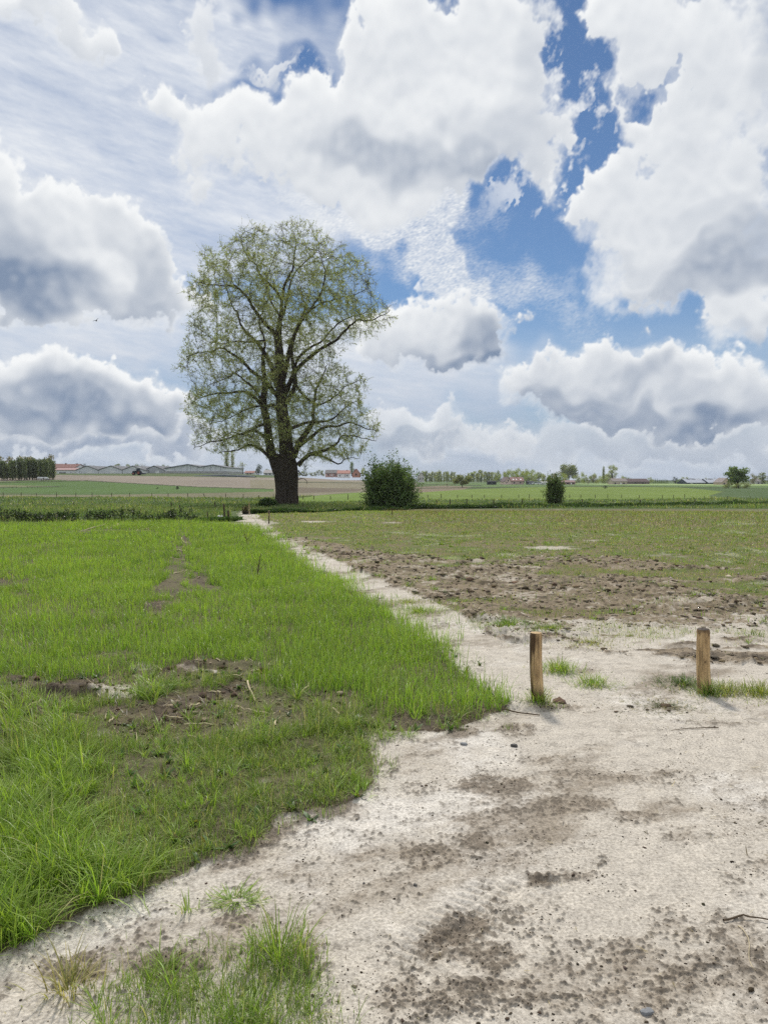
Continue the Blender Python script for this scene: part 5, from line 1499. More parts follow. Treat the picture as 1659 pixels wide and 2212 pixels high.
stake(449, 1121, 1105, 2.2, 'short dark stake left of the white sacks'); stake(485.5, 1123, 1089, 3.6, 'tallest dark stake right of the white sacks', dx=-1)
stake(494, 1126, 1102.6, 4.2, 'thick short stake in front of the tallest stake'); stake(465, 1096, 1084, 2.4, 'dark stake in the rough grass beyond the white sacks')
stake(389, 1107, 1090, 2.2, 'grey stake just behind the short bramble clump'); stake(371, 1095, 1087, 2.4, 'stubby dark stake further behind the bramble clump')
stake(539, 1112, 1086, 1.8, 'pale thin stake in front of the heap of dead branches', mat=PALEWOOD)
stake(581.4, 1131, 1103.5, 2.6, 'thin dark post with pale top beside the end of the path', 'post', tip=PALEWOOD, name='path_post')
stake(654, 1099, 1086, 1.6, 'thin dark stake right of the huge tree trunk'); stake(629, 1088, 1068, 2.0, 'pale stake leaning on the huge tree trunk', mat=PALEWOOD, dx=1)
stake(847, 1112, 1098, 1.8, 'greenish stump of a stake in front of the round bush')

SACK = solid_mat('white_plastic', (226, 228, 226), .5, .4, 9.0, .08)


def sack(px, py, wpx, hpx, label, seed):
    p = at(px, py); k = p.y / FPX
    bm = bmesh.new(); bmesh.ops.create_icosphere(bm, subdivisions=3, radius=1.0)
    for v in bm.verts:
        q = v.co.copy(); f = 1 + .3 * mnoise.noise(q * 1.6 + Vector((seed, 3, 0))) + .12 * mnoise.noise(q * 5)
        zz = (q.z + 1) / 2
        neck = 1 - .55 * max(0, zz - .6) / .4
        v.co = Vector((q.x * f * wpx * k / 2 * neck, q.y * f * wpx * k / 2.4 * neck, zz * f * hpx * k))
    me = bpy.data.meshes.new('white_sack'); bm.to_mesh(me); bm.free(); me.materials.append(SACK)
    for q in me.polygons: q.use_smooth = True
    o = bpy.data.objects.new('white_sack', me); COL.objects.link(o); o.location = p
    tag(o, label, 'sack')


sack(473.5, 1122, 7.5, 9.5, 'crumpled white plastic sack, left one of the pair among the stakes', 1)
sack(480, 1122, 6, 9, 'crumpled white plastic sack next to the tallest stake', 2)


def slab(px0, px1, py, hpx, depth, label, mat, name, cat):
    A, B = at(px0, py), at(px1, py); k = A.y / FPX; L = (B - A).length
    bm = bmesh.new(); bmesh.ops.create_cube(bm, size=1.0)
    bmesh.ops.scale(bm, vec=(L, depth, hpx * k * 2), verts=bm.verts)
    bmesh.ops.bevel(bm, geom=bm.edges[:], offset=.015, segments=1, affect='EDGES')
    bmesh.ops.subdivide_edges(bm, edges=bm.edges[:], cuts=3, use_grid_fill=True)
    for v in bm.verts: v.co += Vector((0, 0, .02 * mnoise.noise(v.co * 2)))
    me = bpy.data.meshes.new(name); bm.to_mesh(me); bm.free(); me.materials.append(mat)
    o = bpy.data.objects.new(name, me); COL.objects.link(o); o.location = (A + B) / 2; tag(o, label, cat)


slab(453, 482, 1126, 3.0, .35, 'old dark beam lying across the ditch below the white sacks', OLDWOOD, 'wooden_beam', 'beam')

WIRE = solid_mat('fence_wire', (110, 108, 104), .5, .5, 5.0, .1, metal=.8)


def fence(posts, hpx, wpx, label, name='wire_fence', mat=None, rows=2):
    P = [at(*q[:2]) for q in posts]
    root = empty(name, P[0], label, 'fence')
    for i, (q, p) in enumerate(zip(posts, P)):
        k = p.y / FPX; h = (q[2] if len(q) > 2 else hpx) * k; ln = (q[3] if len(q) > 3 else 0) * k
        s = np.linspace(-.1, 1, 7)
        C = np.stack([ln * s, 0 * s, h * s], -1)
        V, Q, T = sweep(C, np.full(7, wpx * k / 2) * (1.05 - .12 * s), 8)
        mesh_np('post', V + np.array(p - P[0]), [Q, T], mat or OLDWOOD, parent=root)
    parts = []
    for r_ in range(rows):
        f = .5 + .42 * r_
        C = [np.array(p - P[0]) + np.array([0, 0, f * hpx * p.y / FPX]) for p in P]
        parts.append(sweep(np.array(C), np.full(len(C), .006), 4))
    V, F = merge(parts); mesh_np('wire', V, F, WIRE, parent=root, smooth=False)
    return root


fence([(-60, 1072), (-20, 1072), (8, 1072), (47, 1072), (81, 1072.5, 8, -2), (123, 1072.5, 9), (165, 1072.5), (200, 1073, 9.5), (242, 1073), (281, 1073.5), (329, 1074), (364, 1074), (406, 1074), (443, 1074.5, 8.5, -3), (488, 1075), (526, 1077, 10), (560, 1077.5, 8), (591, 1077.5, 10)], 8.5, 1.4,
      'thin post and wire fence across the pasture left of the huge tree')
fence([(641, 1078, 7), (655, 1079, 8), (678, 1079, 8), (714, 1079, 8), (752, 1079.5, 12), (790, 1079, 8)], 8, 1.6, 'short stretch of fence between the huge tree and the round bush')
fence([(904, 1076), (924, 1076), (953, 1076, 9), (988, 1076), (1019, 1076), (1046, 1076), (1083, 1076), (1120, 1076), (1143, 1076, 9), (1173, 1076), (1230, 1076), (1254, 1076), (1285, 1076), (1312, 1076), (1342, 1076), (1380, 1076.5), (1430, 1077), (1454, 1076.5), (1478, 1077, 10), (1520, 1078), (1570, 1079), (1620, 1080), (1680, 1081)], 7.5, 1.3,
      'thin fence along the near edge of the bright field on the right')
fence([(900, 1092, 12), (943, 1092, 13), (972, 1092, 14), (1008, 1091.5, 14), (1066, 1091, 12), (1128, 1089, 12), (1257, 1089, 11), (1382, 1088, 9), (1500, 1087, 8)], 12, 2.2,
      'heavier fence posts along the ditch between the two bushes', 'ditch_fence', rows=1)
fence([(-40, 1094), (72, 1093, 8), (160, 1093, 9), (250, 1093, 7), (371, 1091, 7)], 8, 1.6, 'low old fence posts in the rough grass behind the bramble hedge', 'ditch_fence', rows=1)
fence([(-20, 1058), (9, 1057), (29, 1055.5), (37, 1055), (47, 1055), (61, 1054.5), (70, 1054), (82, 1054), (107, 1052.5), (137, 1051.5)], 4, .7, 'tiny distant fence in the green field before the poplar wood', 'field_fence', rows=1)
# ------------------------------------------------------------------ far trees: prototypes one metre tall, copied and scaled
_proto = {}


def proto(kind, tone, var):
    key = (kind, tone, var)
    if key in _proto: return _proto[key]
    rs = np.random.RandomState(abs(hash_(key)) % 100000)
    tones = {'pale': (SRGB(148, 156, 96), SRGB(166, 164, 118)), 'yellow': (SRGB(146, 158, 72), SRGB(168, 170, 96)), 'olive': (SRGB(126, 136, 86), SRGB(140, 140, 92)), 'dark': (SRGB(58, 74, 48), SRGB(84, 98, 60)),
             'green': (SRGB(108, 130, 72), SRGB(138, 154, 94)), 'grey': (SRGB(134, 128, 112), SRGB(150, 146, 120)), 'black': (SRGB(44, 56, 42), SRGB(62, 74, 50)), 'wood': (SRGB(104, 116, 86), SRGB(128, 138, 100))}
    base, dry = tones[tone]
    cl, n, leaf, th, tr = [], 900, .045, .3, .02
    if kind == 'round': cl = [(0, 0, .58, .40, .38)] + [(.30 * math.cos(a), .30 * math.sin(a), .55 + .18 * math.sin(3 * a), .2, .2) for a in np.linspace(0, 6.28, 9)[:-1]]; n = 2600; leaf = .055; th = .4
    if kind == 'poplar': cl = [(0, 0, z, .085 + .05 * math.sin(3.14 * z), .12) for z in np.linspace(.22, .93, 9)]; n = 1300; leaf = .028; th = .5
    if kind == 'column': cl = [(.03 * rs.standard_normal(), 0, z, .10 + .05 * math.sin(3.14 * z), .11) for z in np.linspace(.16, .93, 10)]; n = 1100; leaf = .042; th = .6
    if kind == 'slim': cl = [(.06 * rs.standard_normal(), .06 * rs.standard_normal(), z,   .10 + .07 * math.sin(3.1 * z), .14) for z in np.linspace(.14, .9, 8)]; n = 620; leaf = .055; th = .75
    if kind == 'open': cl = [(.34 * math.cos(a) * s, .3 * math.sin(a) * s, z, .15, .12) for a, s, z in [(0, .8, .6), (1.2, 1, .45), (2.4, .9, .66), (3.3, .9, .5), (4.2, .7, .8), (5.3, .8, .78), (0.6, .5, .88), (5.9, 1.0, .4), (2.9, .4, .9)]]; n = 1500; leaf = .034; th = .7; tr = .03
    if kind == 'oak': cl = [(.36 * math.cos(a) * s, .34 * math.sin(a) * s, z, .17, .14) for a, s, z in zip(rs.uniform(0, 6.28, 17), rs.uniform(.3, 1, 17), np.linspace(.28, .86, 17))]; n = 3400; leaf = .05; th = .55; tr = .035
    if kind == 'bushy': cl = [(.28 * rs.standard_normal(), .2 * rs.standard_normal(), z, .26, .2) for z in (.16, .25, .35, .45, .55, .68, .78)]; n = 1300; leaf = .05; th = .35
    if kind == 'conifer': cl = [(0, 0, z, .30 * (1.02 - z), .10) for z in np.linspace(.1, .95, 10)]; n = 1100; leaf = .04; th = .5
    if kind == 'bare': cl = [(.3 * rs.standard_normal(), .2 * rs.standard_normal(), z, .22, .18) for z in (.5, .6, .72, .8, .55)]; n = 260; leaf = .04; th = .8; tr = .018
    per = n // len(cl)
    Ps = []
    for cx, cy, cz, rx, rz in cl:
        d = rs.standard_normal((per, 3)); d /= np.linalg.norm(d, axis=1)[:, None]
        Ps.append(np.array([cx, cy, cz]) + d * (rs.random_sample((per, 1)) ** .4) * np.array([rx, rx, rz]) * (1 + .15 * rs.standard_normal((per, 1))))
    P = np.concatenate(Ps); P[:, 2] = np.clip(P[:, 2], .015, 1.06)
    V, q = leaves(P, leaf, rs, aspect=.9)
    c = vary(rs, len(P), base, dry, .25, .18)
    crown = mesh_np('crown', V, q, M_LEAF, col=np.concatenate([np.repeat(c, 4, 0), np.ones((len(V), 1))], -1), smooth=False, link=False).data
    s = np.linspace(-.05, th, 6)
    tubes = [sweep(np.stack([.01 * np.sin(9 * s + var), 0 * s, s], -1), tr * (1.25 - .6 * s / max(th, .1)), 6)]
    A = np.array([[0, 0, th * f] for f in rs.uniform(.35, .95, 26)]); idx = rs.choice(len(P), 26)
    tubes.append(frusta(A, P[idx], np.full(26, tr * .35), np.full(26, tr * .12), 3))
    V, F = merge(tubes)
    trunk = mesh_np('trunk', V, F, TWIG if tone not in ('dark', 'black', 'wood') else BARK, link=False).data
    _proto[key] = (trunk, crown)
    return _proto[key]


def hash_(key):
    h = 7
    for ch in str(key): h = (h * 31 + ord(ch)) % 1000003
    return h


rf = np.random.RandomState(88)


def far_tree(px, base, top, wpx, kind, tone, label, name=None, group=None, var=None, dist=None, sink=0.0):
    p = at(px, base)
    if dist:
        d = ray(px, base); t = dist / d.y; p = Vector((d.x * t, dist, CAM_H + d.z * t))
    k = p.y / FPX; h = (base - top) * k
    nat = {'round': .86, 'poplar': .27, 'column': .30, 'slim': .34, 'open': .86, 'oak': 1.0, 'bushy': .95, 'conifer': .5, 'bare': .9}[kind]
    tr, cr = proto(kind, tone, rf.randint(3) if var is None else var)
    root = empty(name or 'tree', p - Vector((0, 0, sink)), label, 'tree', group, rf.uniform(0, 6.28))
    sx = wpx * k / nat
    root.scale = (sx, sx, h)
    for me, nm in ((tr, 'trunk'), (cr, 'crown')):
        o = bpy.data.objects.new(nm, me); COL.objects.link(o); o.parent = root
    return root


# the wood of tall dark trees on the far left
G = 'dark tall trees of the wood on the far left'
xs = np.linspace(-34, 118, 36)
for i, x in enumerate(xs):
    far_tree(x + rf.uniform(-1.5, 1.5), 1037.5 - .012 * x + rf.uniform(-1, 1), rf.uniform(990, 1000) + (4 if x < 30 else -1), rf.uniform(9, 13), 'column', 'wood', 'tall slender dark tree standing in the wood on the far left', 'poplar_tree', G)
for x in (6, 26, 50, 62, 74, 95, 110):
    far_tree(x, 1034, rf.uniform(983, 992), 17, 'slim', 'grey', 'pale thinly leaved treetop rising behind the dark wood', 'tree', 'pale trees behind the dark wood', dist=at(x, 1034).y + 40)
# behind and beside the sheds
for x, tp, k_, t_, w_, lb in ((165, 1001, 'bushy', 'black', 12, 'dark round tree just right of the red farmhouse roof'), (180, 1001, 'bushy', 'black', 13, 'second dark round tree, above the first low shed'), (202, 1002, 'bare', 'grey', 12, 'pale leafless tree behind the first low shed'),
                              (254, 1002, 'slim', 'olive', 12, 'olive tree behind the second low shed'), (276, 1001, 'bushy', 'olive', 15, 'grey green tree behind the third low shed'), (300, 1001, 'bushy', 'green', 19, 'bright rounded tree behind the gap of the third and fourth shed'), (313, 1000, 'bare', 'grey', 18, 'brownish bare tree behind the fourth low shed'),
                              (343, 1002, 'bare', 'grey', 13, 'bare tree between the fourth shed and the large hall'), (361, 1002, 'bushy', 'olive', 14, 'olive tree over the left end of the large hall'), (385, 1003, 'bare', 'grey', 12, 'bare tree over the left roof of the large hall')):
    far_tree(x, 1024, tp, w_, k_, t_, lb, dist=420)
far_tree(490.5, 1024, 976, 14, 'poplar', 'pale', 'left and wider poplar of the pair at the end of the large hall', 'poplar_tree', var=0, dist=345)
far_tree(503, 1024, 978, 10, 'poplar', 'pale', 'right and slimmer poplar of the pair beside the large hall', 'poplar_tree', var=1, dist=345)
far_tree(525, 1024, 994, 24, 'bare', 'pale', 'wispy pale tree right of the two poplars', dist=360)
far_tree(560, 1026.5, 1002, 17, 'bushy', 'dark', 'dark green rounded tree left of the huge trunk between small houses', dist=400)
far_tree(580, 1025, 1012, 12, 'bushy', 'olive', 'small olive tree by the pale house near the huge trunk', dist=410)
for x in (636, 648, 659, 671, 684, 694):
    far_tree(x, 1029, rf.uniform(1012, 1020), 11, 'bushy', 'olive', 'small olive tree in the hedge line right of the huge trunk', 'tree', 'olive trees of the hedge line right of the huge trunk', dist=430)
far_tree(760, 1027, 998, 11, 'poplar', 'green', 'green poplar between the orange roof and the red gable', 'poplar_tree', dist=450)
far_tree(781, 1028, 1009, 11, 'bushy', 'yellow', 'yellow green tree touching the left side of the round bush', dist=440)
far_tree(384, 1057, 1049.5, 9, 'bushy', 'black', 'small round dark bush alone in the left green field', 'bush')
far_tree(341, 1056.5, 1052, 4.5, 'bushy', 'dark', 'tiny bush in the left green field', 'bush')
# tree line right of the round bush
G = 'pale slender spring trees on the horizon'
for x in list(np.arange(917, 982, 5.2)) + list(np.arange(1012, 1066, 5.6)):
    far_tree(x + rf.uniform(-1.5, 1.5), 1041, rf.uniform(1015, 1023), rf.uniform(7, 11), 'slim', rf.choice(['pale', 'yellow', 'olive', 'pale']), 'pale slender spring tree in the line on the horizon right of the round bush', 'tree', G, dist=rf.uniform(560, 640))
far_tree(1038, 1041, 1030, 7, 'conifer', 'dark', 'small dark conifer in the pale tree line', dist=555)
far_tree(909, 1040, 1019, 14, 'bare', 'grey', 'bare tree by the grey house touching the round bush', dist=560)
far_tree(998, 1053, 1023, 39, 'round', 'olive', 'round topped dull tree on a leaning trunk in front of the tree line', var=1)
far_tree(966, 1052, 1043, 18, 'bare', 'grey', 'low grey scrub left of the round topped tree', 'bush')
G = 'yellow green trees of the grove behind the farmhouse'
for x, tp, w_ in ((1066, 1019, 12), (1074, 1015, 14), (1083, 1017, 13), (1093, 1014, 15), (1103, 1013, 15), (1112, 1016, 14), (1122, 1010, 19), (1132, 1012, 16), (1142, 1016, 16), (1153, 1013, 20), (1163, 1018, 16)):
    far_tree(x, 1042, tp, w_ * 1.2, 'bushy', rf.choice(['yellow', 'pale', 'olive']), 'yellow green rounded tree in the grove behind the pink farmhouse', 'tree', G, dist=rf.uniform(600, 660))
G = 'pale trees behind the long low house'
for x, tp, w_, t_ in ((1172, 1024, 14, 'pale'), (1182, 1025, 15, 'olive'), (1191, 1021, 14, 'grey'), (1202, 1017, 16, 'grey'), (1214, 1021, 16, 'yellow'), (1224, 1025, 14, 'pale'), (1250, 1024, 16, 'pale'), (1262, 1019, 14, 'yellow'), (1272, 1024, 13, 'olive'), (1282, 1026, 15, 'grey'), (1291, 1022, 14, 'yellow'), (1300, 1024, 16, 'yellow'), (1312, 1023, 18, 'olive'), (1322, 1026, 14, 'grey'), (1346, 1027, 12, 'pale'), (1357, 1029, 12, 'olive')):
    far_tree(x, 1045, tp, w_ * 1.15, 'bushy', t_, 'pale rounded tree in the wooded strip behind the long low house', 'tree', G, dist=rf.uniform(590, 650))
far_tree(1228, 1042, 999.5, 34, 'round', 'olive', 'big domed pale tree towering over the long low house', var=2, dist=700)
far_tree(1303, 1044, 1008, 7, 'poplar', 'olive', 'thin poplar beside the open crowned tall tree', 'poplar_tree', dist=600)
far_tree(1322, 1045, 1005, 29, 'open', 'pale', 'tall tree with open clumped crown above the brown house', dist=590)
far_tree(1306.5, 1055.5, 1048, 9, 'bushy', 'black', 'small dark bush alone in the bright field', 'bush')
for x in (1405, 1472, 1480):
    far_tree(x, 1044, 1030, 12, 'bushy', 'pale', 'small pale tree left of the grey halls', 'tree', 'small pale trees near the grey halls', dist=590)
G = 'row of small conifers'
for x in np.arange(1410, 1440, 4.2):
    far_tree(x, 1045, 1034.5 + rf.uniform(-1, 1), 4.4, 'conifer', 'green', 'small conifer in the short row left of the dark tree', 'conifer_tree', G, dist=600)
far_tree(1458, 1045, 1029, 12, 'bushy', 'black', 'dark tree between the conifer row and the grey halls', dist=600)
far_tree(1467, 1046, 1034, 12, 'bushy', 'green', 'bright green tree in front of the dark tree', dist=580)
far_tree(1525, 1045, 1031, 9, 'bushy', 'yellow', 'yellow green tree between the two grey halls', dist=640)
for x in (1494, 1505, 1543, 1553):
    far_tree(x, 1044, 1031, 9, 'bare', 'grey', 'bare tree behind the grey halls', 'tree', 'bare trees behind the grey halls', dist=680)
far_tree(1592, 1054, 1007.5, 62, 'oak', 'green', 'big spreading green tree before the brick house on the right', 'oak_tree', var=1)
far_tree(1589, 1054, 1016, 44, 'bushy', 'green', 'lower leafy half of the spreading tree on the right', 'tree', var=2) if False else None
for x, w_ in ((1572, 22), (1594, 26), (1612, 20)):
    far_tree(x, 1055, 1042, w_, 'bushy', 'olive', 'grey green scrub at the foot of the big spreading tree', 'bush', 'scrub below the big spreading tree')
G = 'pale trees at the right border of the horizon'
for x in (1626, 1636, 1646, 1657, 1668, 1680, 1700, 1720):
    far_tree(x, 1046, rf.uniform(1020, 1030), 13, rf.choice(['slim', 'bare', 'bushy']), rf.choice(['pale', 'grey', 'olive']), 'thin pale tree on the horizon right of the big spreading tree', 'tree', G, dist=rf.uniform(520, 600))

# ------------------------------------------------------------------ farm buildings and houses
FM = {}


def fmat(rgb, nm, rough=.8):
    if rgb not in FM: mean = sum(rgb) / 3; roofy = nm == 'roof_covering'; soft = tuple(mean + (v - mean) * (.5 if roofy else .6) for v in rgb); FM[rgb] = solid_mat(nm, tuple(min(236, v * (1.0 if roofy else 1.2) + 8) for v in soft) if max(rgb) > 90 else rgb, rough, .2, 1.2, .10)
    return FM[rgb]


DARKGLASS = fmat((52, 60, 70), 'window_glass', .2)


def prism(pts, y0, y1):
    """extrude an outline in x,z along y"""
    n = len(pts)
    V = [(x, y0, z) for x, z in pts] + [(x, y1, z) for x, z in pts]
    F4 = [[i, (i + 1) % n, n + (i + 1) % n, n + i] for i in range(n)]
    return V, F4, [list(range(n))[::-1], list(range(n, 2 * n))]


def poly_obj(name, V, faces, mat, root):
    me = bpy.data.meshes.new(name); me.from_pydata([tuple(v) for v in V], [], faces); me.update(); me.materials.append(mat)
    bm = bmesh.new(); bm.from_mesh(me); bmesh.ops.recalc_face_normals(bm, faces=bm.faces[:]); bm.to_mesh(me); bm.free()
    o = bpy.data.objects.new(name, me); COL.objects.link(o); o.parent = root
    return o


def box(name, x0, x1, y0, y1, z0, z1, mat, root):
    V, F, cap = prism([(x0, z0), (x1, z0), (x1, z1), (x0, z1)], y0, y1)
    return poly_obj(name, V, F + cap, mat, root)


def building(px0, px1, base, eave, ridge, dist, label, wall, roof, front='gable', depth=12.0, opens=(), cat='house', name='house', over=.3, seams=None, chimneys=(), apex=.5, sink=.6):
    """opens: (part name, x0, x1, z0, z1 in photo units from the left foot, colour)"""
    d = ray(px0, base); t = dist / d.y; k = dist / FPX
    P = Vector((d.x * t, dist, CAM_H + d.z * t))
    root = empty(name, P, label, cat)
    w, e, r = (px1 - px0) * k, (base - eave) * k, (base - ridge) * k
    wm, rm = fmat(wall, 'wall_render'), fmat(roof, 'roof_covering')
    th = .22
    if front == 'gable':
        xa = w * apex
        V, F, cap = prism([(0, -sink), (w, -sink), (w, e), (xa, r), (0, e)], 0, depth); poly_obj('wall', V, F + cap, wm, root)
        sl, sr = (r - e) / xa, (r - e) / (w - xa)
        V, F, cap = prism([(-over, e - over * sl + .02), (xa, r + .02), (w + over, e - over * sr + .02), (w + over, e - over * sr + th), (xa, r + th + .02), (-over, e - over * sl + th)], -over, depth + over); poly_obj('roof', V, F + cap, rm, root)
    else:
        hd = depth / 2
        V, F, cap = prism([(0, -sink), (depth, -sink), (depth, e), (hd, r), (0, e)], 0, w)
        V = [(y, x, z) for x, y, z in V]; poly_obj('wall', V, F + cap, wm, root)
        s = (r - e) / hd
        V, F, cap = prism([(-over, e - over * s + .02), (hd, r + .02), (depth + over, e - over * s + .02), (depth + over, e - over * s + th), (hd, r + th + .02), (-over, e - over * s + th)], -over, w + over)
        V = [(y, x, z) for x, y, z in V]; poly_obj('roof', V, F + cap, rm, root)
    for o_ in opens:
        nm, x0, x1, z0, z1, rgb = o_[:6]
        m_ = fmat(rgb, nm + '_paint', .5)
        if nm == 'skylight':
            hd = depth / 2; s = (r - e) / hd
            ya, yb = (z0 * k - e) / s, (z1 * k - e) / s
            V = [(x0 * k, ya, z0 * k + th + .06), (x1 * k, ya, z0 * k + th + .06), (x1 * k, yb, z1 * k + th + .06), (x0 * k, yb, z1 * k + th + .06), (x0 * k, ya, z0 * k), (x1 * k, ya, z0 * k), (x1 * k, yb, z1 * k), (x0 * k, yb, z1 * k)]
            poly_obj('skylight', V, [[0, 1, 2, 3], [0, 4, 5, 1], [1, 5, 6, 2], [2, 6, 7, 3], [3, 7, 4, 0]], m_, root)
        else:
            box(nm, x0 * k, x1 * k, -.06, .1, max(z0 * k, -.3), z1 * k, m_, root)
    for cx_, ch in chimneys:
        hd = depth / 2 if front != 'gable' else depth * .4
        zr = r if front != 'gable' else e + (r - e) * .7
        box('chimney', cx_ * k - .3, cx_ * k + .3, hd - .3, hd + .3, zr - .8, zr + ch * k, fmat((120, 82, 66), 'brick'), root)
    return root


SHED_W, SHED_R = (176, 178, 184), (92, 96, 104)
D0 = 322
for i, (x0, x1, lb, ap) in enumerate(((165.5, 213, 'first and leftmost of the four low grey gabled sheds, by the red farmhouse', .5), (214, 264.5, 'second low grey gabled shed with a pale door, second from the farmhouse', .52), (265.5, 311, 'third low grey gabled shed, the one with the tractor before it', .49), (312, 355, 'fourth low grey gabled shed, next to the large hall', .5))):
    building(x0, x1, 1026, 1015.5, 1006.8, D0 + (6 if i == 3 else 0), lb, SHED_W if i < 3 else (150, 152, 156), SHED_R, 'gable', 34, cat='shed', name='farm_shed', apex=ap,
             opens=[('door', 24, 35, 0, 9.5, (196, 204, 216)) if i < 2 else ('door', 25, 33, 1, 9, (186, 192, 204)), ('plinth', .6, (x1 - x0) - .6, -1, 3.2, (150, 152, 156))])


def hall():
    k = D0 / FPX; d = ray(352.6, 1026); t = (D0 + 2) / d.y
    P = Vector((d.x * t, D0 + 2, CAM_H + d.z * t)); root = empty('farm_hall', P, 'large long grey hall with two shallow gables over a concrete wall', 'hall')
    q = lambda x, y: ((x - 352.6) * k, (1026 - y) * k)
    out = [q(357, 1018), q(490, 1018), q(490, 1010.8), q(461.5, 1005), q(434.6, 1009.6), q(407.6, 1004), q(357, 1012.4)]
    V, F, cap = prism(out, 0, 40); poly_obj('wall', V, F + cap, fmat((176, 180, 186), 'cladding'), root)
    V, F, cap = prism([q(353, 1030), q(491.5, 1030), q(491.5, 1017.8), q(353, 1017.8)], -.35, 39.6); poly_obj('concrete_wall', V, F + cap, fmat((142, 140, 138), 'concrete'), root)
    top = [q(355, 1012.2), q(407.6, 1003.6), q(434.6, 1009.2), q(461.5, 1004.6), q(491.5, 1010.6)]
    V, F, cap = prism(top + [(x, z + .28) for x, z in top[::-1]], -.6, 40.5); poly_obj('roof', V, F + cap, fmat((96, 100, 108), 'roof_sheet'), root)
    for x in (378, 392, 405, 413, 427, 441, 456, 466, 478):
        z1 = np.interp(x, [357, 407.6, 434.6, 461.5, 490], [1012.4, 1004, 1009.6, 1005, 1010.8])
        a, b = q(x, 1017.6), q(x + .8, z1 + .4)
        box('cladding_joint', a[0], b[0], -.05, .05, a[1], b[1], fmat((128, 132, 140), 'joint'), root)
    for x in (362, 366.5): a, b = q(x, 1017.4), q(x + 3, 1013.6); box('window', a[0], b[0], -.06, .05, a[1], b[1], fmat((222, 228, 236), 'pane'), root)


hall()
# dark silage bank before the hall
A, B = at(425, 1028.5), at(560, 1029); k = A.y / FPX
sx = np.linspace(-70 * k, 70 * k, 40); prof = []
V = []; rows = 7
for j in range(rows):
    a = math.pi * j / (rows - 1)
    for x in sx:
        hgt = 6.0 * k * (1 - abs(x) / (71 * k)) ** .35 * (1 + .12 * mnoise.noise(Vector((x * .5, j, 0))))
        V.append((x, -math.cos(a) * 2.2, math.sin(a) * hgt - .3))
F = [[j * 40 + i, j * 40 + i + 1, (j + 1) * 40 + i + 1, (j + 1) * 40 + i] for j in range(rows - 1) for i in range(39)]
o = mesh_np('silage_heap', V, np.array(F), fmat((72, 80, 86), 'silage_sheet')); o.location = at(488, 1028.6) + Vector((0, -4, 0))
tag(o, 'long low dark covered heap in front of the large hall', 'silage heap')
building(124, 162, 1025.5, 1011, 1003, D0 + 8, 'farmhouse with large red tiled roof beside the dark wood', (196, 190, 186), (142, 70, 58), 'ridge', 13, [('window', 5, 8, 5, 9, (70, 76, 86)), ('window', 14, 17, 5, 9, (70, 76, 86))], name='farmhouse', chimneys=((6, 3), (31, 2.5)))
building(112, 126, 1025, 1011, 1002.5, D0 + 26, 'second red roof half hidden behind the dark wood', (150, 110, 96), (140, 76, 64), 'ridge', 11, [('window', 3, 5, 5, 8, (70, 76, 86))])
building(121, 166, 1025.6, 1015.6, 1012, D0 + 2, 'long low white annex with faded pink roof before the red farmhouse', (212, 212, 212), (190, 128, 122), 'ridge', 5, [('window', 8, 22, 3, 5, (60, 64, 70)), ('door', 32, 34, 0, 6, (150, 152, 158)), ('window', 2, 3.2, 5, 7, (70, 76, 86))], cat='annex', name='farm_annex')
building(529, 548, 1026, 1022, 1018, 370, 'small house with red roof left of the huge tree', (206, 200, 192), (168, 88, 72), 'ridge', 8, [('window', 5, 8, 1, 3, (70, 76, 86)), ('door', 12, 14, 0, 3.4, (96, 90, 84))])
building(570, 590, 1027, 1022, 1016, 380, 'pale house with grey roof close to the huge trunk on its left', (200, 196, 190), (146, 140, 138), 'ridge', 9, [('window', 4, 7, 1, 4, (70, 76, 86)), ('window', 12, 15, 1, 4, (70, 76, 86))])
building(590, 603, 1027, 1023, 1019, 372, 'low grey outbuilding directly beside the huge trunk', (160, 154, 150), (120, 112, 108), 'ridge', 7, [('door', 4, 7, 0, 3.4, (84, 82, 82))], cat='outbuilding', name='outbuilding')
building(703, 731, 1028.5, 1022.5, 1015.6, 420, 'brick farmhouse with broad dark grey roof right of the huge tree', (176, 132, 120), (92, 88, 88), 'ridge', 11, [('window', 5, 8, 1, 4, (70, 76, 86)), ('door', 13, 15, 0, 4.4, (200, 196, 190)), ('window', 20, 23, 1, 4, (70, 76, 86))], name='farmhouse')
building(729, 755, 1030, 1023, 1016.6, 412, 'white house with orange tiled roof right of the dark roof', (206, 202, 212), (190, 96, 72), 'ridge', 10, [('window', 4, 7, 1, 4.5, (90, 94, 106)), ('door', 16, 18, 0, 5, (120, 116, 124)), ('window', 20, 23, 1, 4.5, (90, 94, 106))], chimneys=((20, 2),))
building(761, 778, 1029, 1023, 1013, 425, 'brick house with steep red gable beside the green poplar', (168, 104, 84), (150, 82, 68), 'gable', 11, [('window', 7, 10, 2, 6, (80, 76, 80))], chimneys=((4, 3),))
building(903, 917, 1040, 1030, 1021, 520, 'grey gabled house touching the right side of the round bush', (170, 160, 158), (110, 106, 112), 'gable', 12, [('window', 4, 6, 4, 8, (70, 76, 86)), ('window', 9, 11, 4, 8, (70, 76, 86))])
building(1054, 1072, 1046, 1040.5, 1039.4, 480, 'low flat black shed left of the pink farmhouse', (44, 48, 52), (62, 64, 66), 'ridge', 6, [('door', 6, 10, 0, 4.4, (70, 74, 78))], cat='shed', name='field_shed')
building(1090, 1104, 1045, 1040, 1031.2, 505, 'pink brick farmhouse gable with dark and red roof', (196, 156, 142), (112, 82, 80), 'gable', 20, [('window', 6, 8.5, 5, 8.5, (90, 84, 88)), ('window', 3, 5, 1, 4, (90, 84, 88))], name='farmhouse')
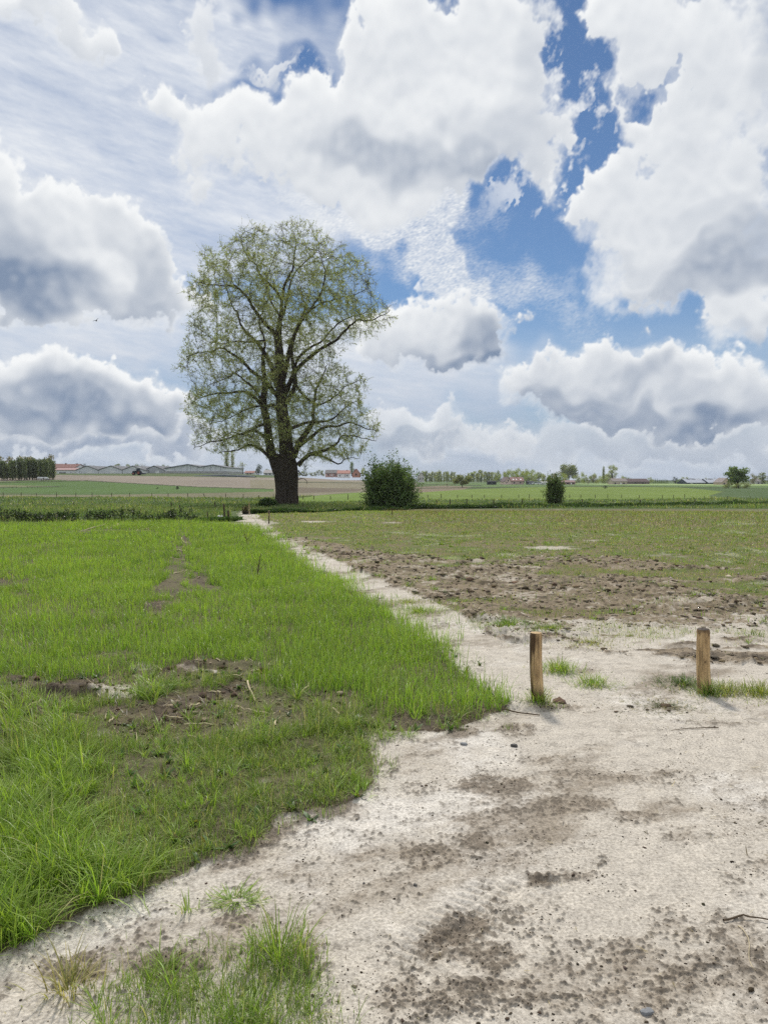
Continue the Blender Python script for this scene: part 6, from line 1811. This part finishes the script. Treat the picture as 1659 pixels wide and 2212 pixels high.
building(1104, 1131, 1045, 1039.5, 1031.4, 508, 'red roofed wing of the pink farmhouse with pale skylights', (178, 142, 128), (150, 84, 70), 'ridge', 12, [('skylight', 4, 7, 7.5, 9.5, (220, 220, 222)), ('skylight', 11, 13, 7.5, 9.5, (220, 220, 222)), ('skylight', 20, 23, 7.5, 9.5, (220, 220, 222)), ('window', 5, 8, 1, 4, (90, 84, 88)), ('window', 18, 21, 1, 4, (90, 84, 88))], name='farmhouse', chimneys=((14, 2),))
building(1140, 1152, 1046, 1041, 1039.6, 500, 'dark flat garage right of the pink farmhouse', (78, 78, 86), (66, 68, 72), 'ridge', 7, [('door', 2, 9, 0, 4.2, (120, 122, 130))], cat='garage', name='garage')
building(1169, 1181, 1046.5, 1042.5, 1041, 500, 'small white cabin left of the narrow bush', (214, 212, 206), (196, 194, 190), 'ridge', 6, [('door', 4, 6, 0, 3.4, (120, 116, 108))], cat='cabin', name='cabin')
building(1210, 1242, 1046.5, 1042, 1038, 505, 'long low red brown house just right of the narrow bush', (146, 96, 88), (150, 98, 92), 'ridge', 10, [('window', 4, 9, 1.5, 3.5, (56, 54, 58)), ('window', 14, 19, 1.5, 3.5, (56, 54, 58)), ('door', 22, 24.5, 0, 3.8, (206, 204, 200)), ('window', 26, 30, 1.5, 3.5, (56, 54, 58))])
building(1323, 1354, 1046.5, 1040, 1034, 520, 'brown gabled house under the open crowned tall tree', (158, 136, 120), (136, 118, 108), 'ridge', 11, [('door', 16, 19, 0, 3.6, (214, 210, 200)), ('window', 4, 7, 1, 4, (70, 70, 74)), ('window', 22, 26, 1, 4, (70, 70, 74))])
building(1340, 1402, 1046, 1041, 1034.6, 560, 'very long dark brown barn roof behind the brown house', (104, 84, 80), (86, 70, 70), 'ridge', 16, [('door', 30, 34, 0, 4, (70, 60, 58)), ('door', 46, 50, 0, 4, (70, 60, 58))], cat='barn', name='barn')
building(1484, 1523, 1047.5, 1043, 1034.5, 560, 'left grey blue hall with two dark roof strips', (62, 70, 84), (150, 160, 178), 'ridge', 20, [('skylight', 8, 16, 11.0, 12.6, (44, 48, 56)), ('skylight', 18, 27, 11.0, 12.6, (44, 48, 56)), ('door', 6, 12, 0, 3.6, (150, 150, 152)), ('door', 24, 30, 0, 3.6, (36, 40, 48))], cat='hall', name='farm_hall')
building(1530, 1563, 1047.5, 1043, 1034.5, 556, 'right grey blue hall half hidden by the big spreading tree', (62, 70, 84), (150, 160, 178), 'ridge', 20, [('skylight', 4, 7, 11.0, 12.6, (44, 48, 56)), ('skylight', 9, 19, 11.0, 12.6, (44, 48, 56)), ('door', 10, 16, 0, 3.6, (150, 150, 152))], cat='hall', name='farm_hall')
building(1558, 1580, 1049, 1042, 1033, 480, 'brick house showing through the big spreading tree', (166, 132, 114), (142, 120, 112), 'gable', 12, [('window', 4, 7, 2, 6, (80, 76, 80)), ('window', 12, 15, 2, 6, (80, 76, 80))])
building(1632, 1650, 1046, 1040, 1034, 560, 'faint grey house among the trees at the right border', (160, 150, 146), (128, 118, 120), 'ridge', 10, [('window', 4, 7, 1, 4, (80, 78, 84)), ('window', 11, 14, 1, 4, (80, 78, 84))])


# ------------------------------------------------------------------ tractor, cars, sheep, bird
def wheel(root, x, y, r, wd, name='wheel'):
    tm, rm = fmat((30, 30, 32), 'tyre_rubber', .9), fmat((150, 60, 44), 'rim_paint', .5)
    a = np.linspace(0, 2 * math.pi, 20, endpoint=False)
    prof = [(r * .62, -.5), (r * .92, -.5), (r, -.32), (r, .32), (r * .92, .5), (r * .62, .5)]
    V = np.array([(x + q * math.cos(t), y + w_ * wd, r + q * math.sin(t)) for q, w_ in prof for t in a]); n = 20
    i = np.arange(5)[:, None] * n + np.arange(n)[None]; j = np.arange(5)[:, None] * n + (np.arange(n)[None] + 1) % n
    Q = np.stack([i, j, j + n, i + n], -1).reshape(-1, 4)
    wh = mesh_np(name, V, Q, tm, parent=root)
    V, F, cap = [], [], []
    ring = [(x + r * .62 * math.cos(t), y, r + r * .62 * math.sin(t)) for t in a]
    V = [(p[0], y - wd * .3, p[2]) for p in ring] + [(p[0], y + wd * .3, p[2]) for p in ring]
    F = [[k, (k + 1) % n, n + (k + 1) % n, n + k] for k in range(n)] + [list(range(n))[::-1], list(range(n, 2 * n))]
    poly_obj('rim', V, F, rm, wh)


def tractor(px, base):
    p = at(px, base)
    root = empty('tractor', p, 'dark tractor working the brown field before the low grey sheds', 'tractor')
    dk = fmat((44, 52, 66), 'tractor_paint', .5)
    V, F, cap = prism([(-.6, .75), (2.0, .75), (2.05, 1.35), (1.7, 1.55), (.55, 1.6), (-.6, 1.6)], -.38, .38); poly_obj('body', V, F + cap, dk, root)
    V, F, cap = prism([(-.75, 1.5), (.55, 1.5), (.35, 2.6), (-.7, 2.6)], -.55, .55); cab = poly_obj('cab', V, F + cap, DARKGLASS, root)
    V, F, cap = prism([(-.85, 2.6), (.5, 2.6), (.42, 2.78), (-.75, 2.78)], -.65, .65); poly_obj('cab_roof', V, F + cap, fmat((200, 204, 208), 'cab_paint'), root)
    for s in (-1, 1):
        wheel(root, -.45, .75 * s, .85, .45); wheel(root, 1.6, .65 * s, .55, .34)
    V, Q, T = sweep(np.array([[.9, .25, 1.5], [.9, .25, 2.5]]), [.05, .05], 8); mesh_np('exhaust', V, [Q, T], fmat((60, 60, 62), 'pipe'), parent=root)
    V, F, cap = prism([(-2.6, .35), (-.9, .35), (-.9, .95), (-1.6, 1.0), (-2.6, .7)], -1.2, 1.2); poly_obj('harrow', V, F + cap, dk, root)
    root.rotation_euler = (0, 0, math.pi)


tractor(299, 1026.2)


def car(px, base, rgb, label, dist):
    d = ray(px, base); t = dist / d.y; p = Vector((d.x * t, dist, CAM_H + d.z * t))
    root = empty('parked_car', p, label, 'car')
    m_ = fmat(rgb, 'car_paint', .3)
    V, F, cap = prism([(-2.1, .35), (2.1, .35), (2.1, .8), (1.3, .95), (-1.9, .98), (-2.1, .85)], -.85, .85); poly_obj('body', V, F + cap, m_, root)
    V, F, cap = prism([(-1.7, .95), (1.1, .95), (.45, 1.45), (-1.2, 1.47)], -.75, .75); poly_obj('window', V, F + cap, DARKGLASS, root)
    V, F, cap = prism([(-1.25, 1.44), (.5, 1.42), (.4, 1.54), (-1.15, 1.56)], -.76, .76); poly_obj('roof', V, F + cap, m_, root)
    for x in (-1.35, 1.35):
        for s in (-1, 1): wheel(root, x, .8 * s, .33, .22)


car(1157, 1046.4, (226, 228, 230), 'white parked car right of the dark flat garage', 470)
car(1166, 1046.2, (214, 218, 222), 'pale parked car beside the small white cabin', 474)


def sheep(px, base, label, seed, flip=1):
    p = at(px, base); rs = np.random.RandomState(seed)
    root = empty('sheep', p, label, 'sheep', 'white sheep grazing before the dark wood')
    bm = bmesh.new()
    path = [((-.42, 0, .58), .17), ((-.2, 0, .62), .24), ((.1, 0, .60), .25), ((.34, 0, .62), .19), ((.5, 0, .52), .10), ((.62, 0, .34), .085), ((.70, 0, .22), .05)]
    me = bpy.data.meshes.new('body')
    vs = [v for v, r in path]; rs_ = [r for v, r in path]; ed = [(i, i + 1) for i in range(len(path) - 1)]
    for lx, at_ in ((-.32, 0), (.26, 3)):
        for s in (-1, 1):
            b = len(vs); vs += [(lx, .12 * s, .45), (lx + .02, .12 * s, .22), (lx, .12 * s, .0)]; rs_ += [.09, .045, .035]; ed += [(at_ + (1 if at_ == 0 else 0), b), (b, b + 1), (b + 1, b + 2)]
    b = len(vs); vs += [(.55, .10, .50), (.56, .15, .47)]; rs_ += [.03, .02]; ed += [(4, b), (b, b + 1)]
    b = len(vs); vs += [(.55, -.10, .50), (.56, -.15, .47)]; rs_ += [.03, .02]; ed += [(4, b), (b, b + 1)]
    b = len(vs); vs += [(-.55, 0, .5)]; rs_ += [.05]; ed += [(0, b)]
    me.from_pydata(vs, ed, []); me.update()
    o = bpy.data.objects.new('body', me); COL.objects.link(o); o.parent = root
    sk = o.modifiers.new('skin', 'SKIN')
    for v, r in zip(me.skin_vertices[0].data, rs_): v.radius = (r, r)
    me.skin_vertices[0].data[1].use_root = True
    sb = o.modifiers.new('sub', 'SUBSURF'); sb.levels = 1; sb.render_levels = 1
    me.materials.append(fmat((226, 224, 216), 'wool', .95))
    root.rotation_euler = (0, 0, rs.uniform(-.4, .4) + (math.pi if flip < 0 else 0)); root.scale = (1.25, 1.25, 1.25)


sheep(85.5, 1037.2, 'smallest white sheep, nearest the wood trunks on the left of the three', 1)
sheep(90.8, 1037.4, 'white sheep in the middle of the three before the dark wood', 2, -1)
sheep(100.3, 1037.5, 'white sheep furthest right of the three before the dark wood', 3)


def bird(px, py, dist):
    d = ray(px, py); t = dist / d.y; P = Vector((d.x * t, dist, CAM_H + d.z * t)); k = dist / FPX
    root = empty('flying_bird', P, 'small dark bird flying below the left grey cloud', 'bird')
    q = lambda x, y: (x * k, (7.0 - y) * k)
    # wings and body as one continuous skin, seen from behind with the right wing raised
    vs = [(0, -.05, -.02), (-.06, .18, 0), (.06, -.28, -.05), (.09, -.38, -.03), (-.10, .34, .02)]
    rs_ = [.075, .05, .06, .035, .02]; ed = [(0, 1), (0, 2), (2, 3), (1, 4)]
    b = len(vs); vs += [(-.16, -.05, .03), (-.32, -.02, .04), (-.46, .08, -.06)]; rs_ += [.035, .028, .010]; ed += [(0, b), (b, b + 1), (b + 1, b + 2)]
    b = len(vs); vs += [(.04, -.05, .14), (.12, -.02, .24), (.24, .06, .30)]; rs_ += [.035, .03, .010]; ed += [(0, b), (b, b + 1), (b + 1, b + 2)]
    me = bpy.data.meshes.new('body'); me.from_pydata(vs, ed, []); me.update()
    o = bpy.data.objects.new('body', me); COL.objects.link(o); o.parent = root
    o.modifiers.new('skin', 'SKIN')
    for v, r in zip(me.skin_vertices[0].data, rs_): v.radius = (r, r * .8)
    me.skin_vertices[0].data[0].use_root = True
    sb = o.modifiers.new('sub', 'SUBSURF'); sb.levels = 2; sb.render_levels = 2
    me.materials.append(fmat((52, 54, 60), 'feathers', .9)); root.scale = (dist / 95,) * 3


bird(209.5, 693, 62)
# ------------------------------------------------------------------ air
_hv, _hf, _hc = prism([(-1000, -6), (1000, -6), (1000, 28.5), (-1000, 28.5)], -60, 950)
_hm = bpy.data.materials.new('air'); _hm.use_nodes = True
_nt = _hm.node_tree; _nt.nodes.clear()
_pv = _nt.nodes.new('ShaderNodeVolumePrincipled'); _ho = _nt.nodes.new('ShaderNodeOutputMaterial')
_pv.inputs['Color'].default_value = (.86, .91, 1.0, 1); _pv.inputs['Density'].default_value = .00011; _pv.inputs['Anisotropy'].default_value = .3
_nt.links.new(_pv.outputs[0], _ho.inputs['Volume'])
_hme = bpy.data.meshes.new('haze'); _hme.from_pydata(_hv, [], _hf + _hc); _hme.update()
_bm = bmesh.new(); _bm.from_mesh(_hme); bmesh.ops.recalc_face_normals(_bm, faces=_bm.faces[:]); _bm.to_mesh(_hme); _bm.free()
_hme.materials.append(_hm)
haze = bpy.data.objects.new('haze', _hme); COL.objects.link(haze); haze['kind'] = 'stuff'; tag(haze, 'thin pale haze in the air over the fields', 'haze')
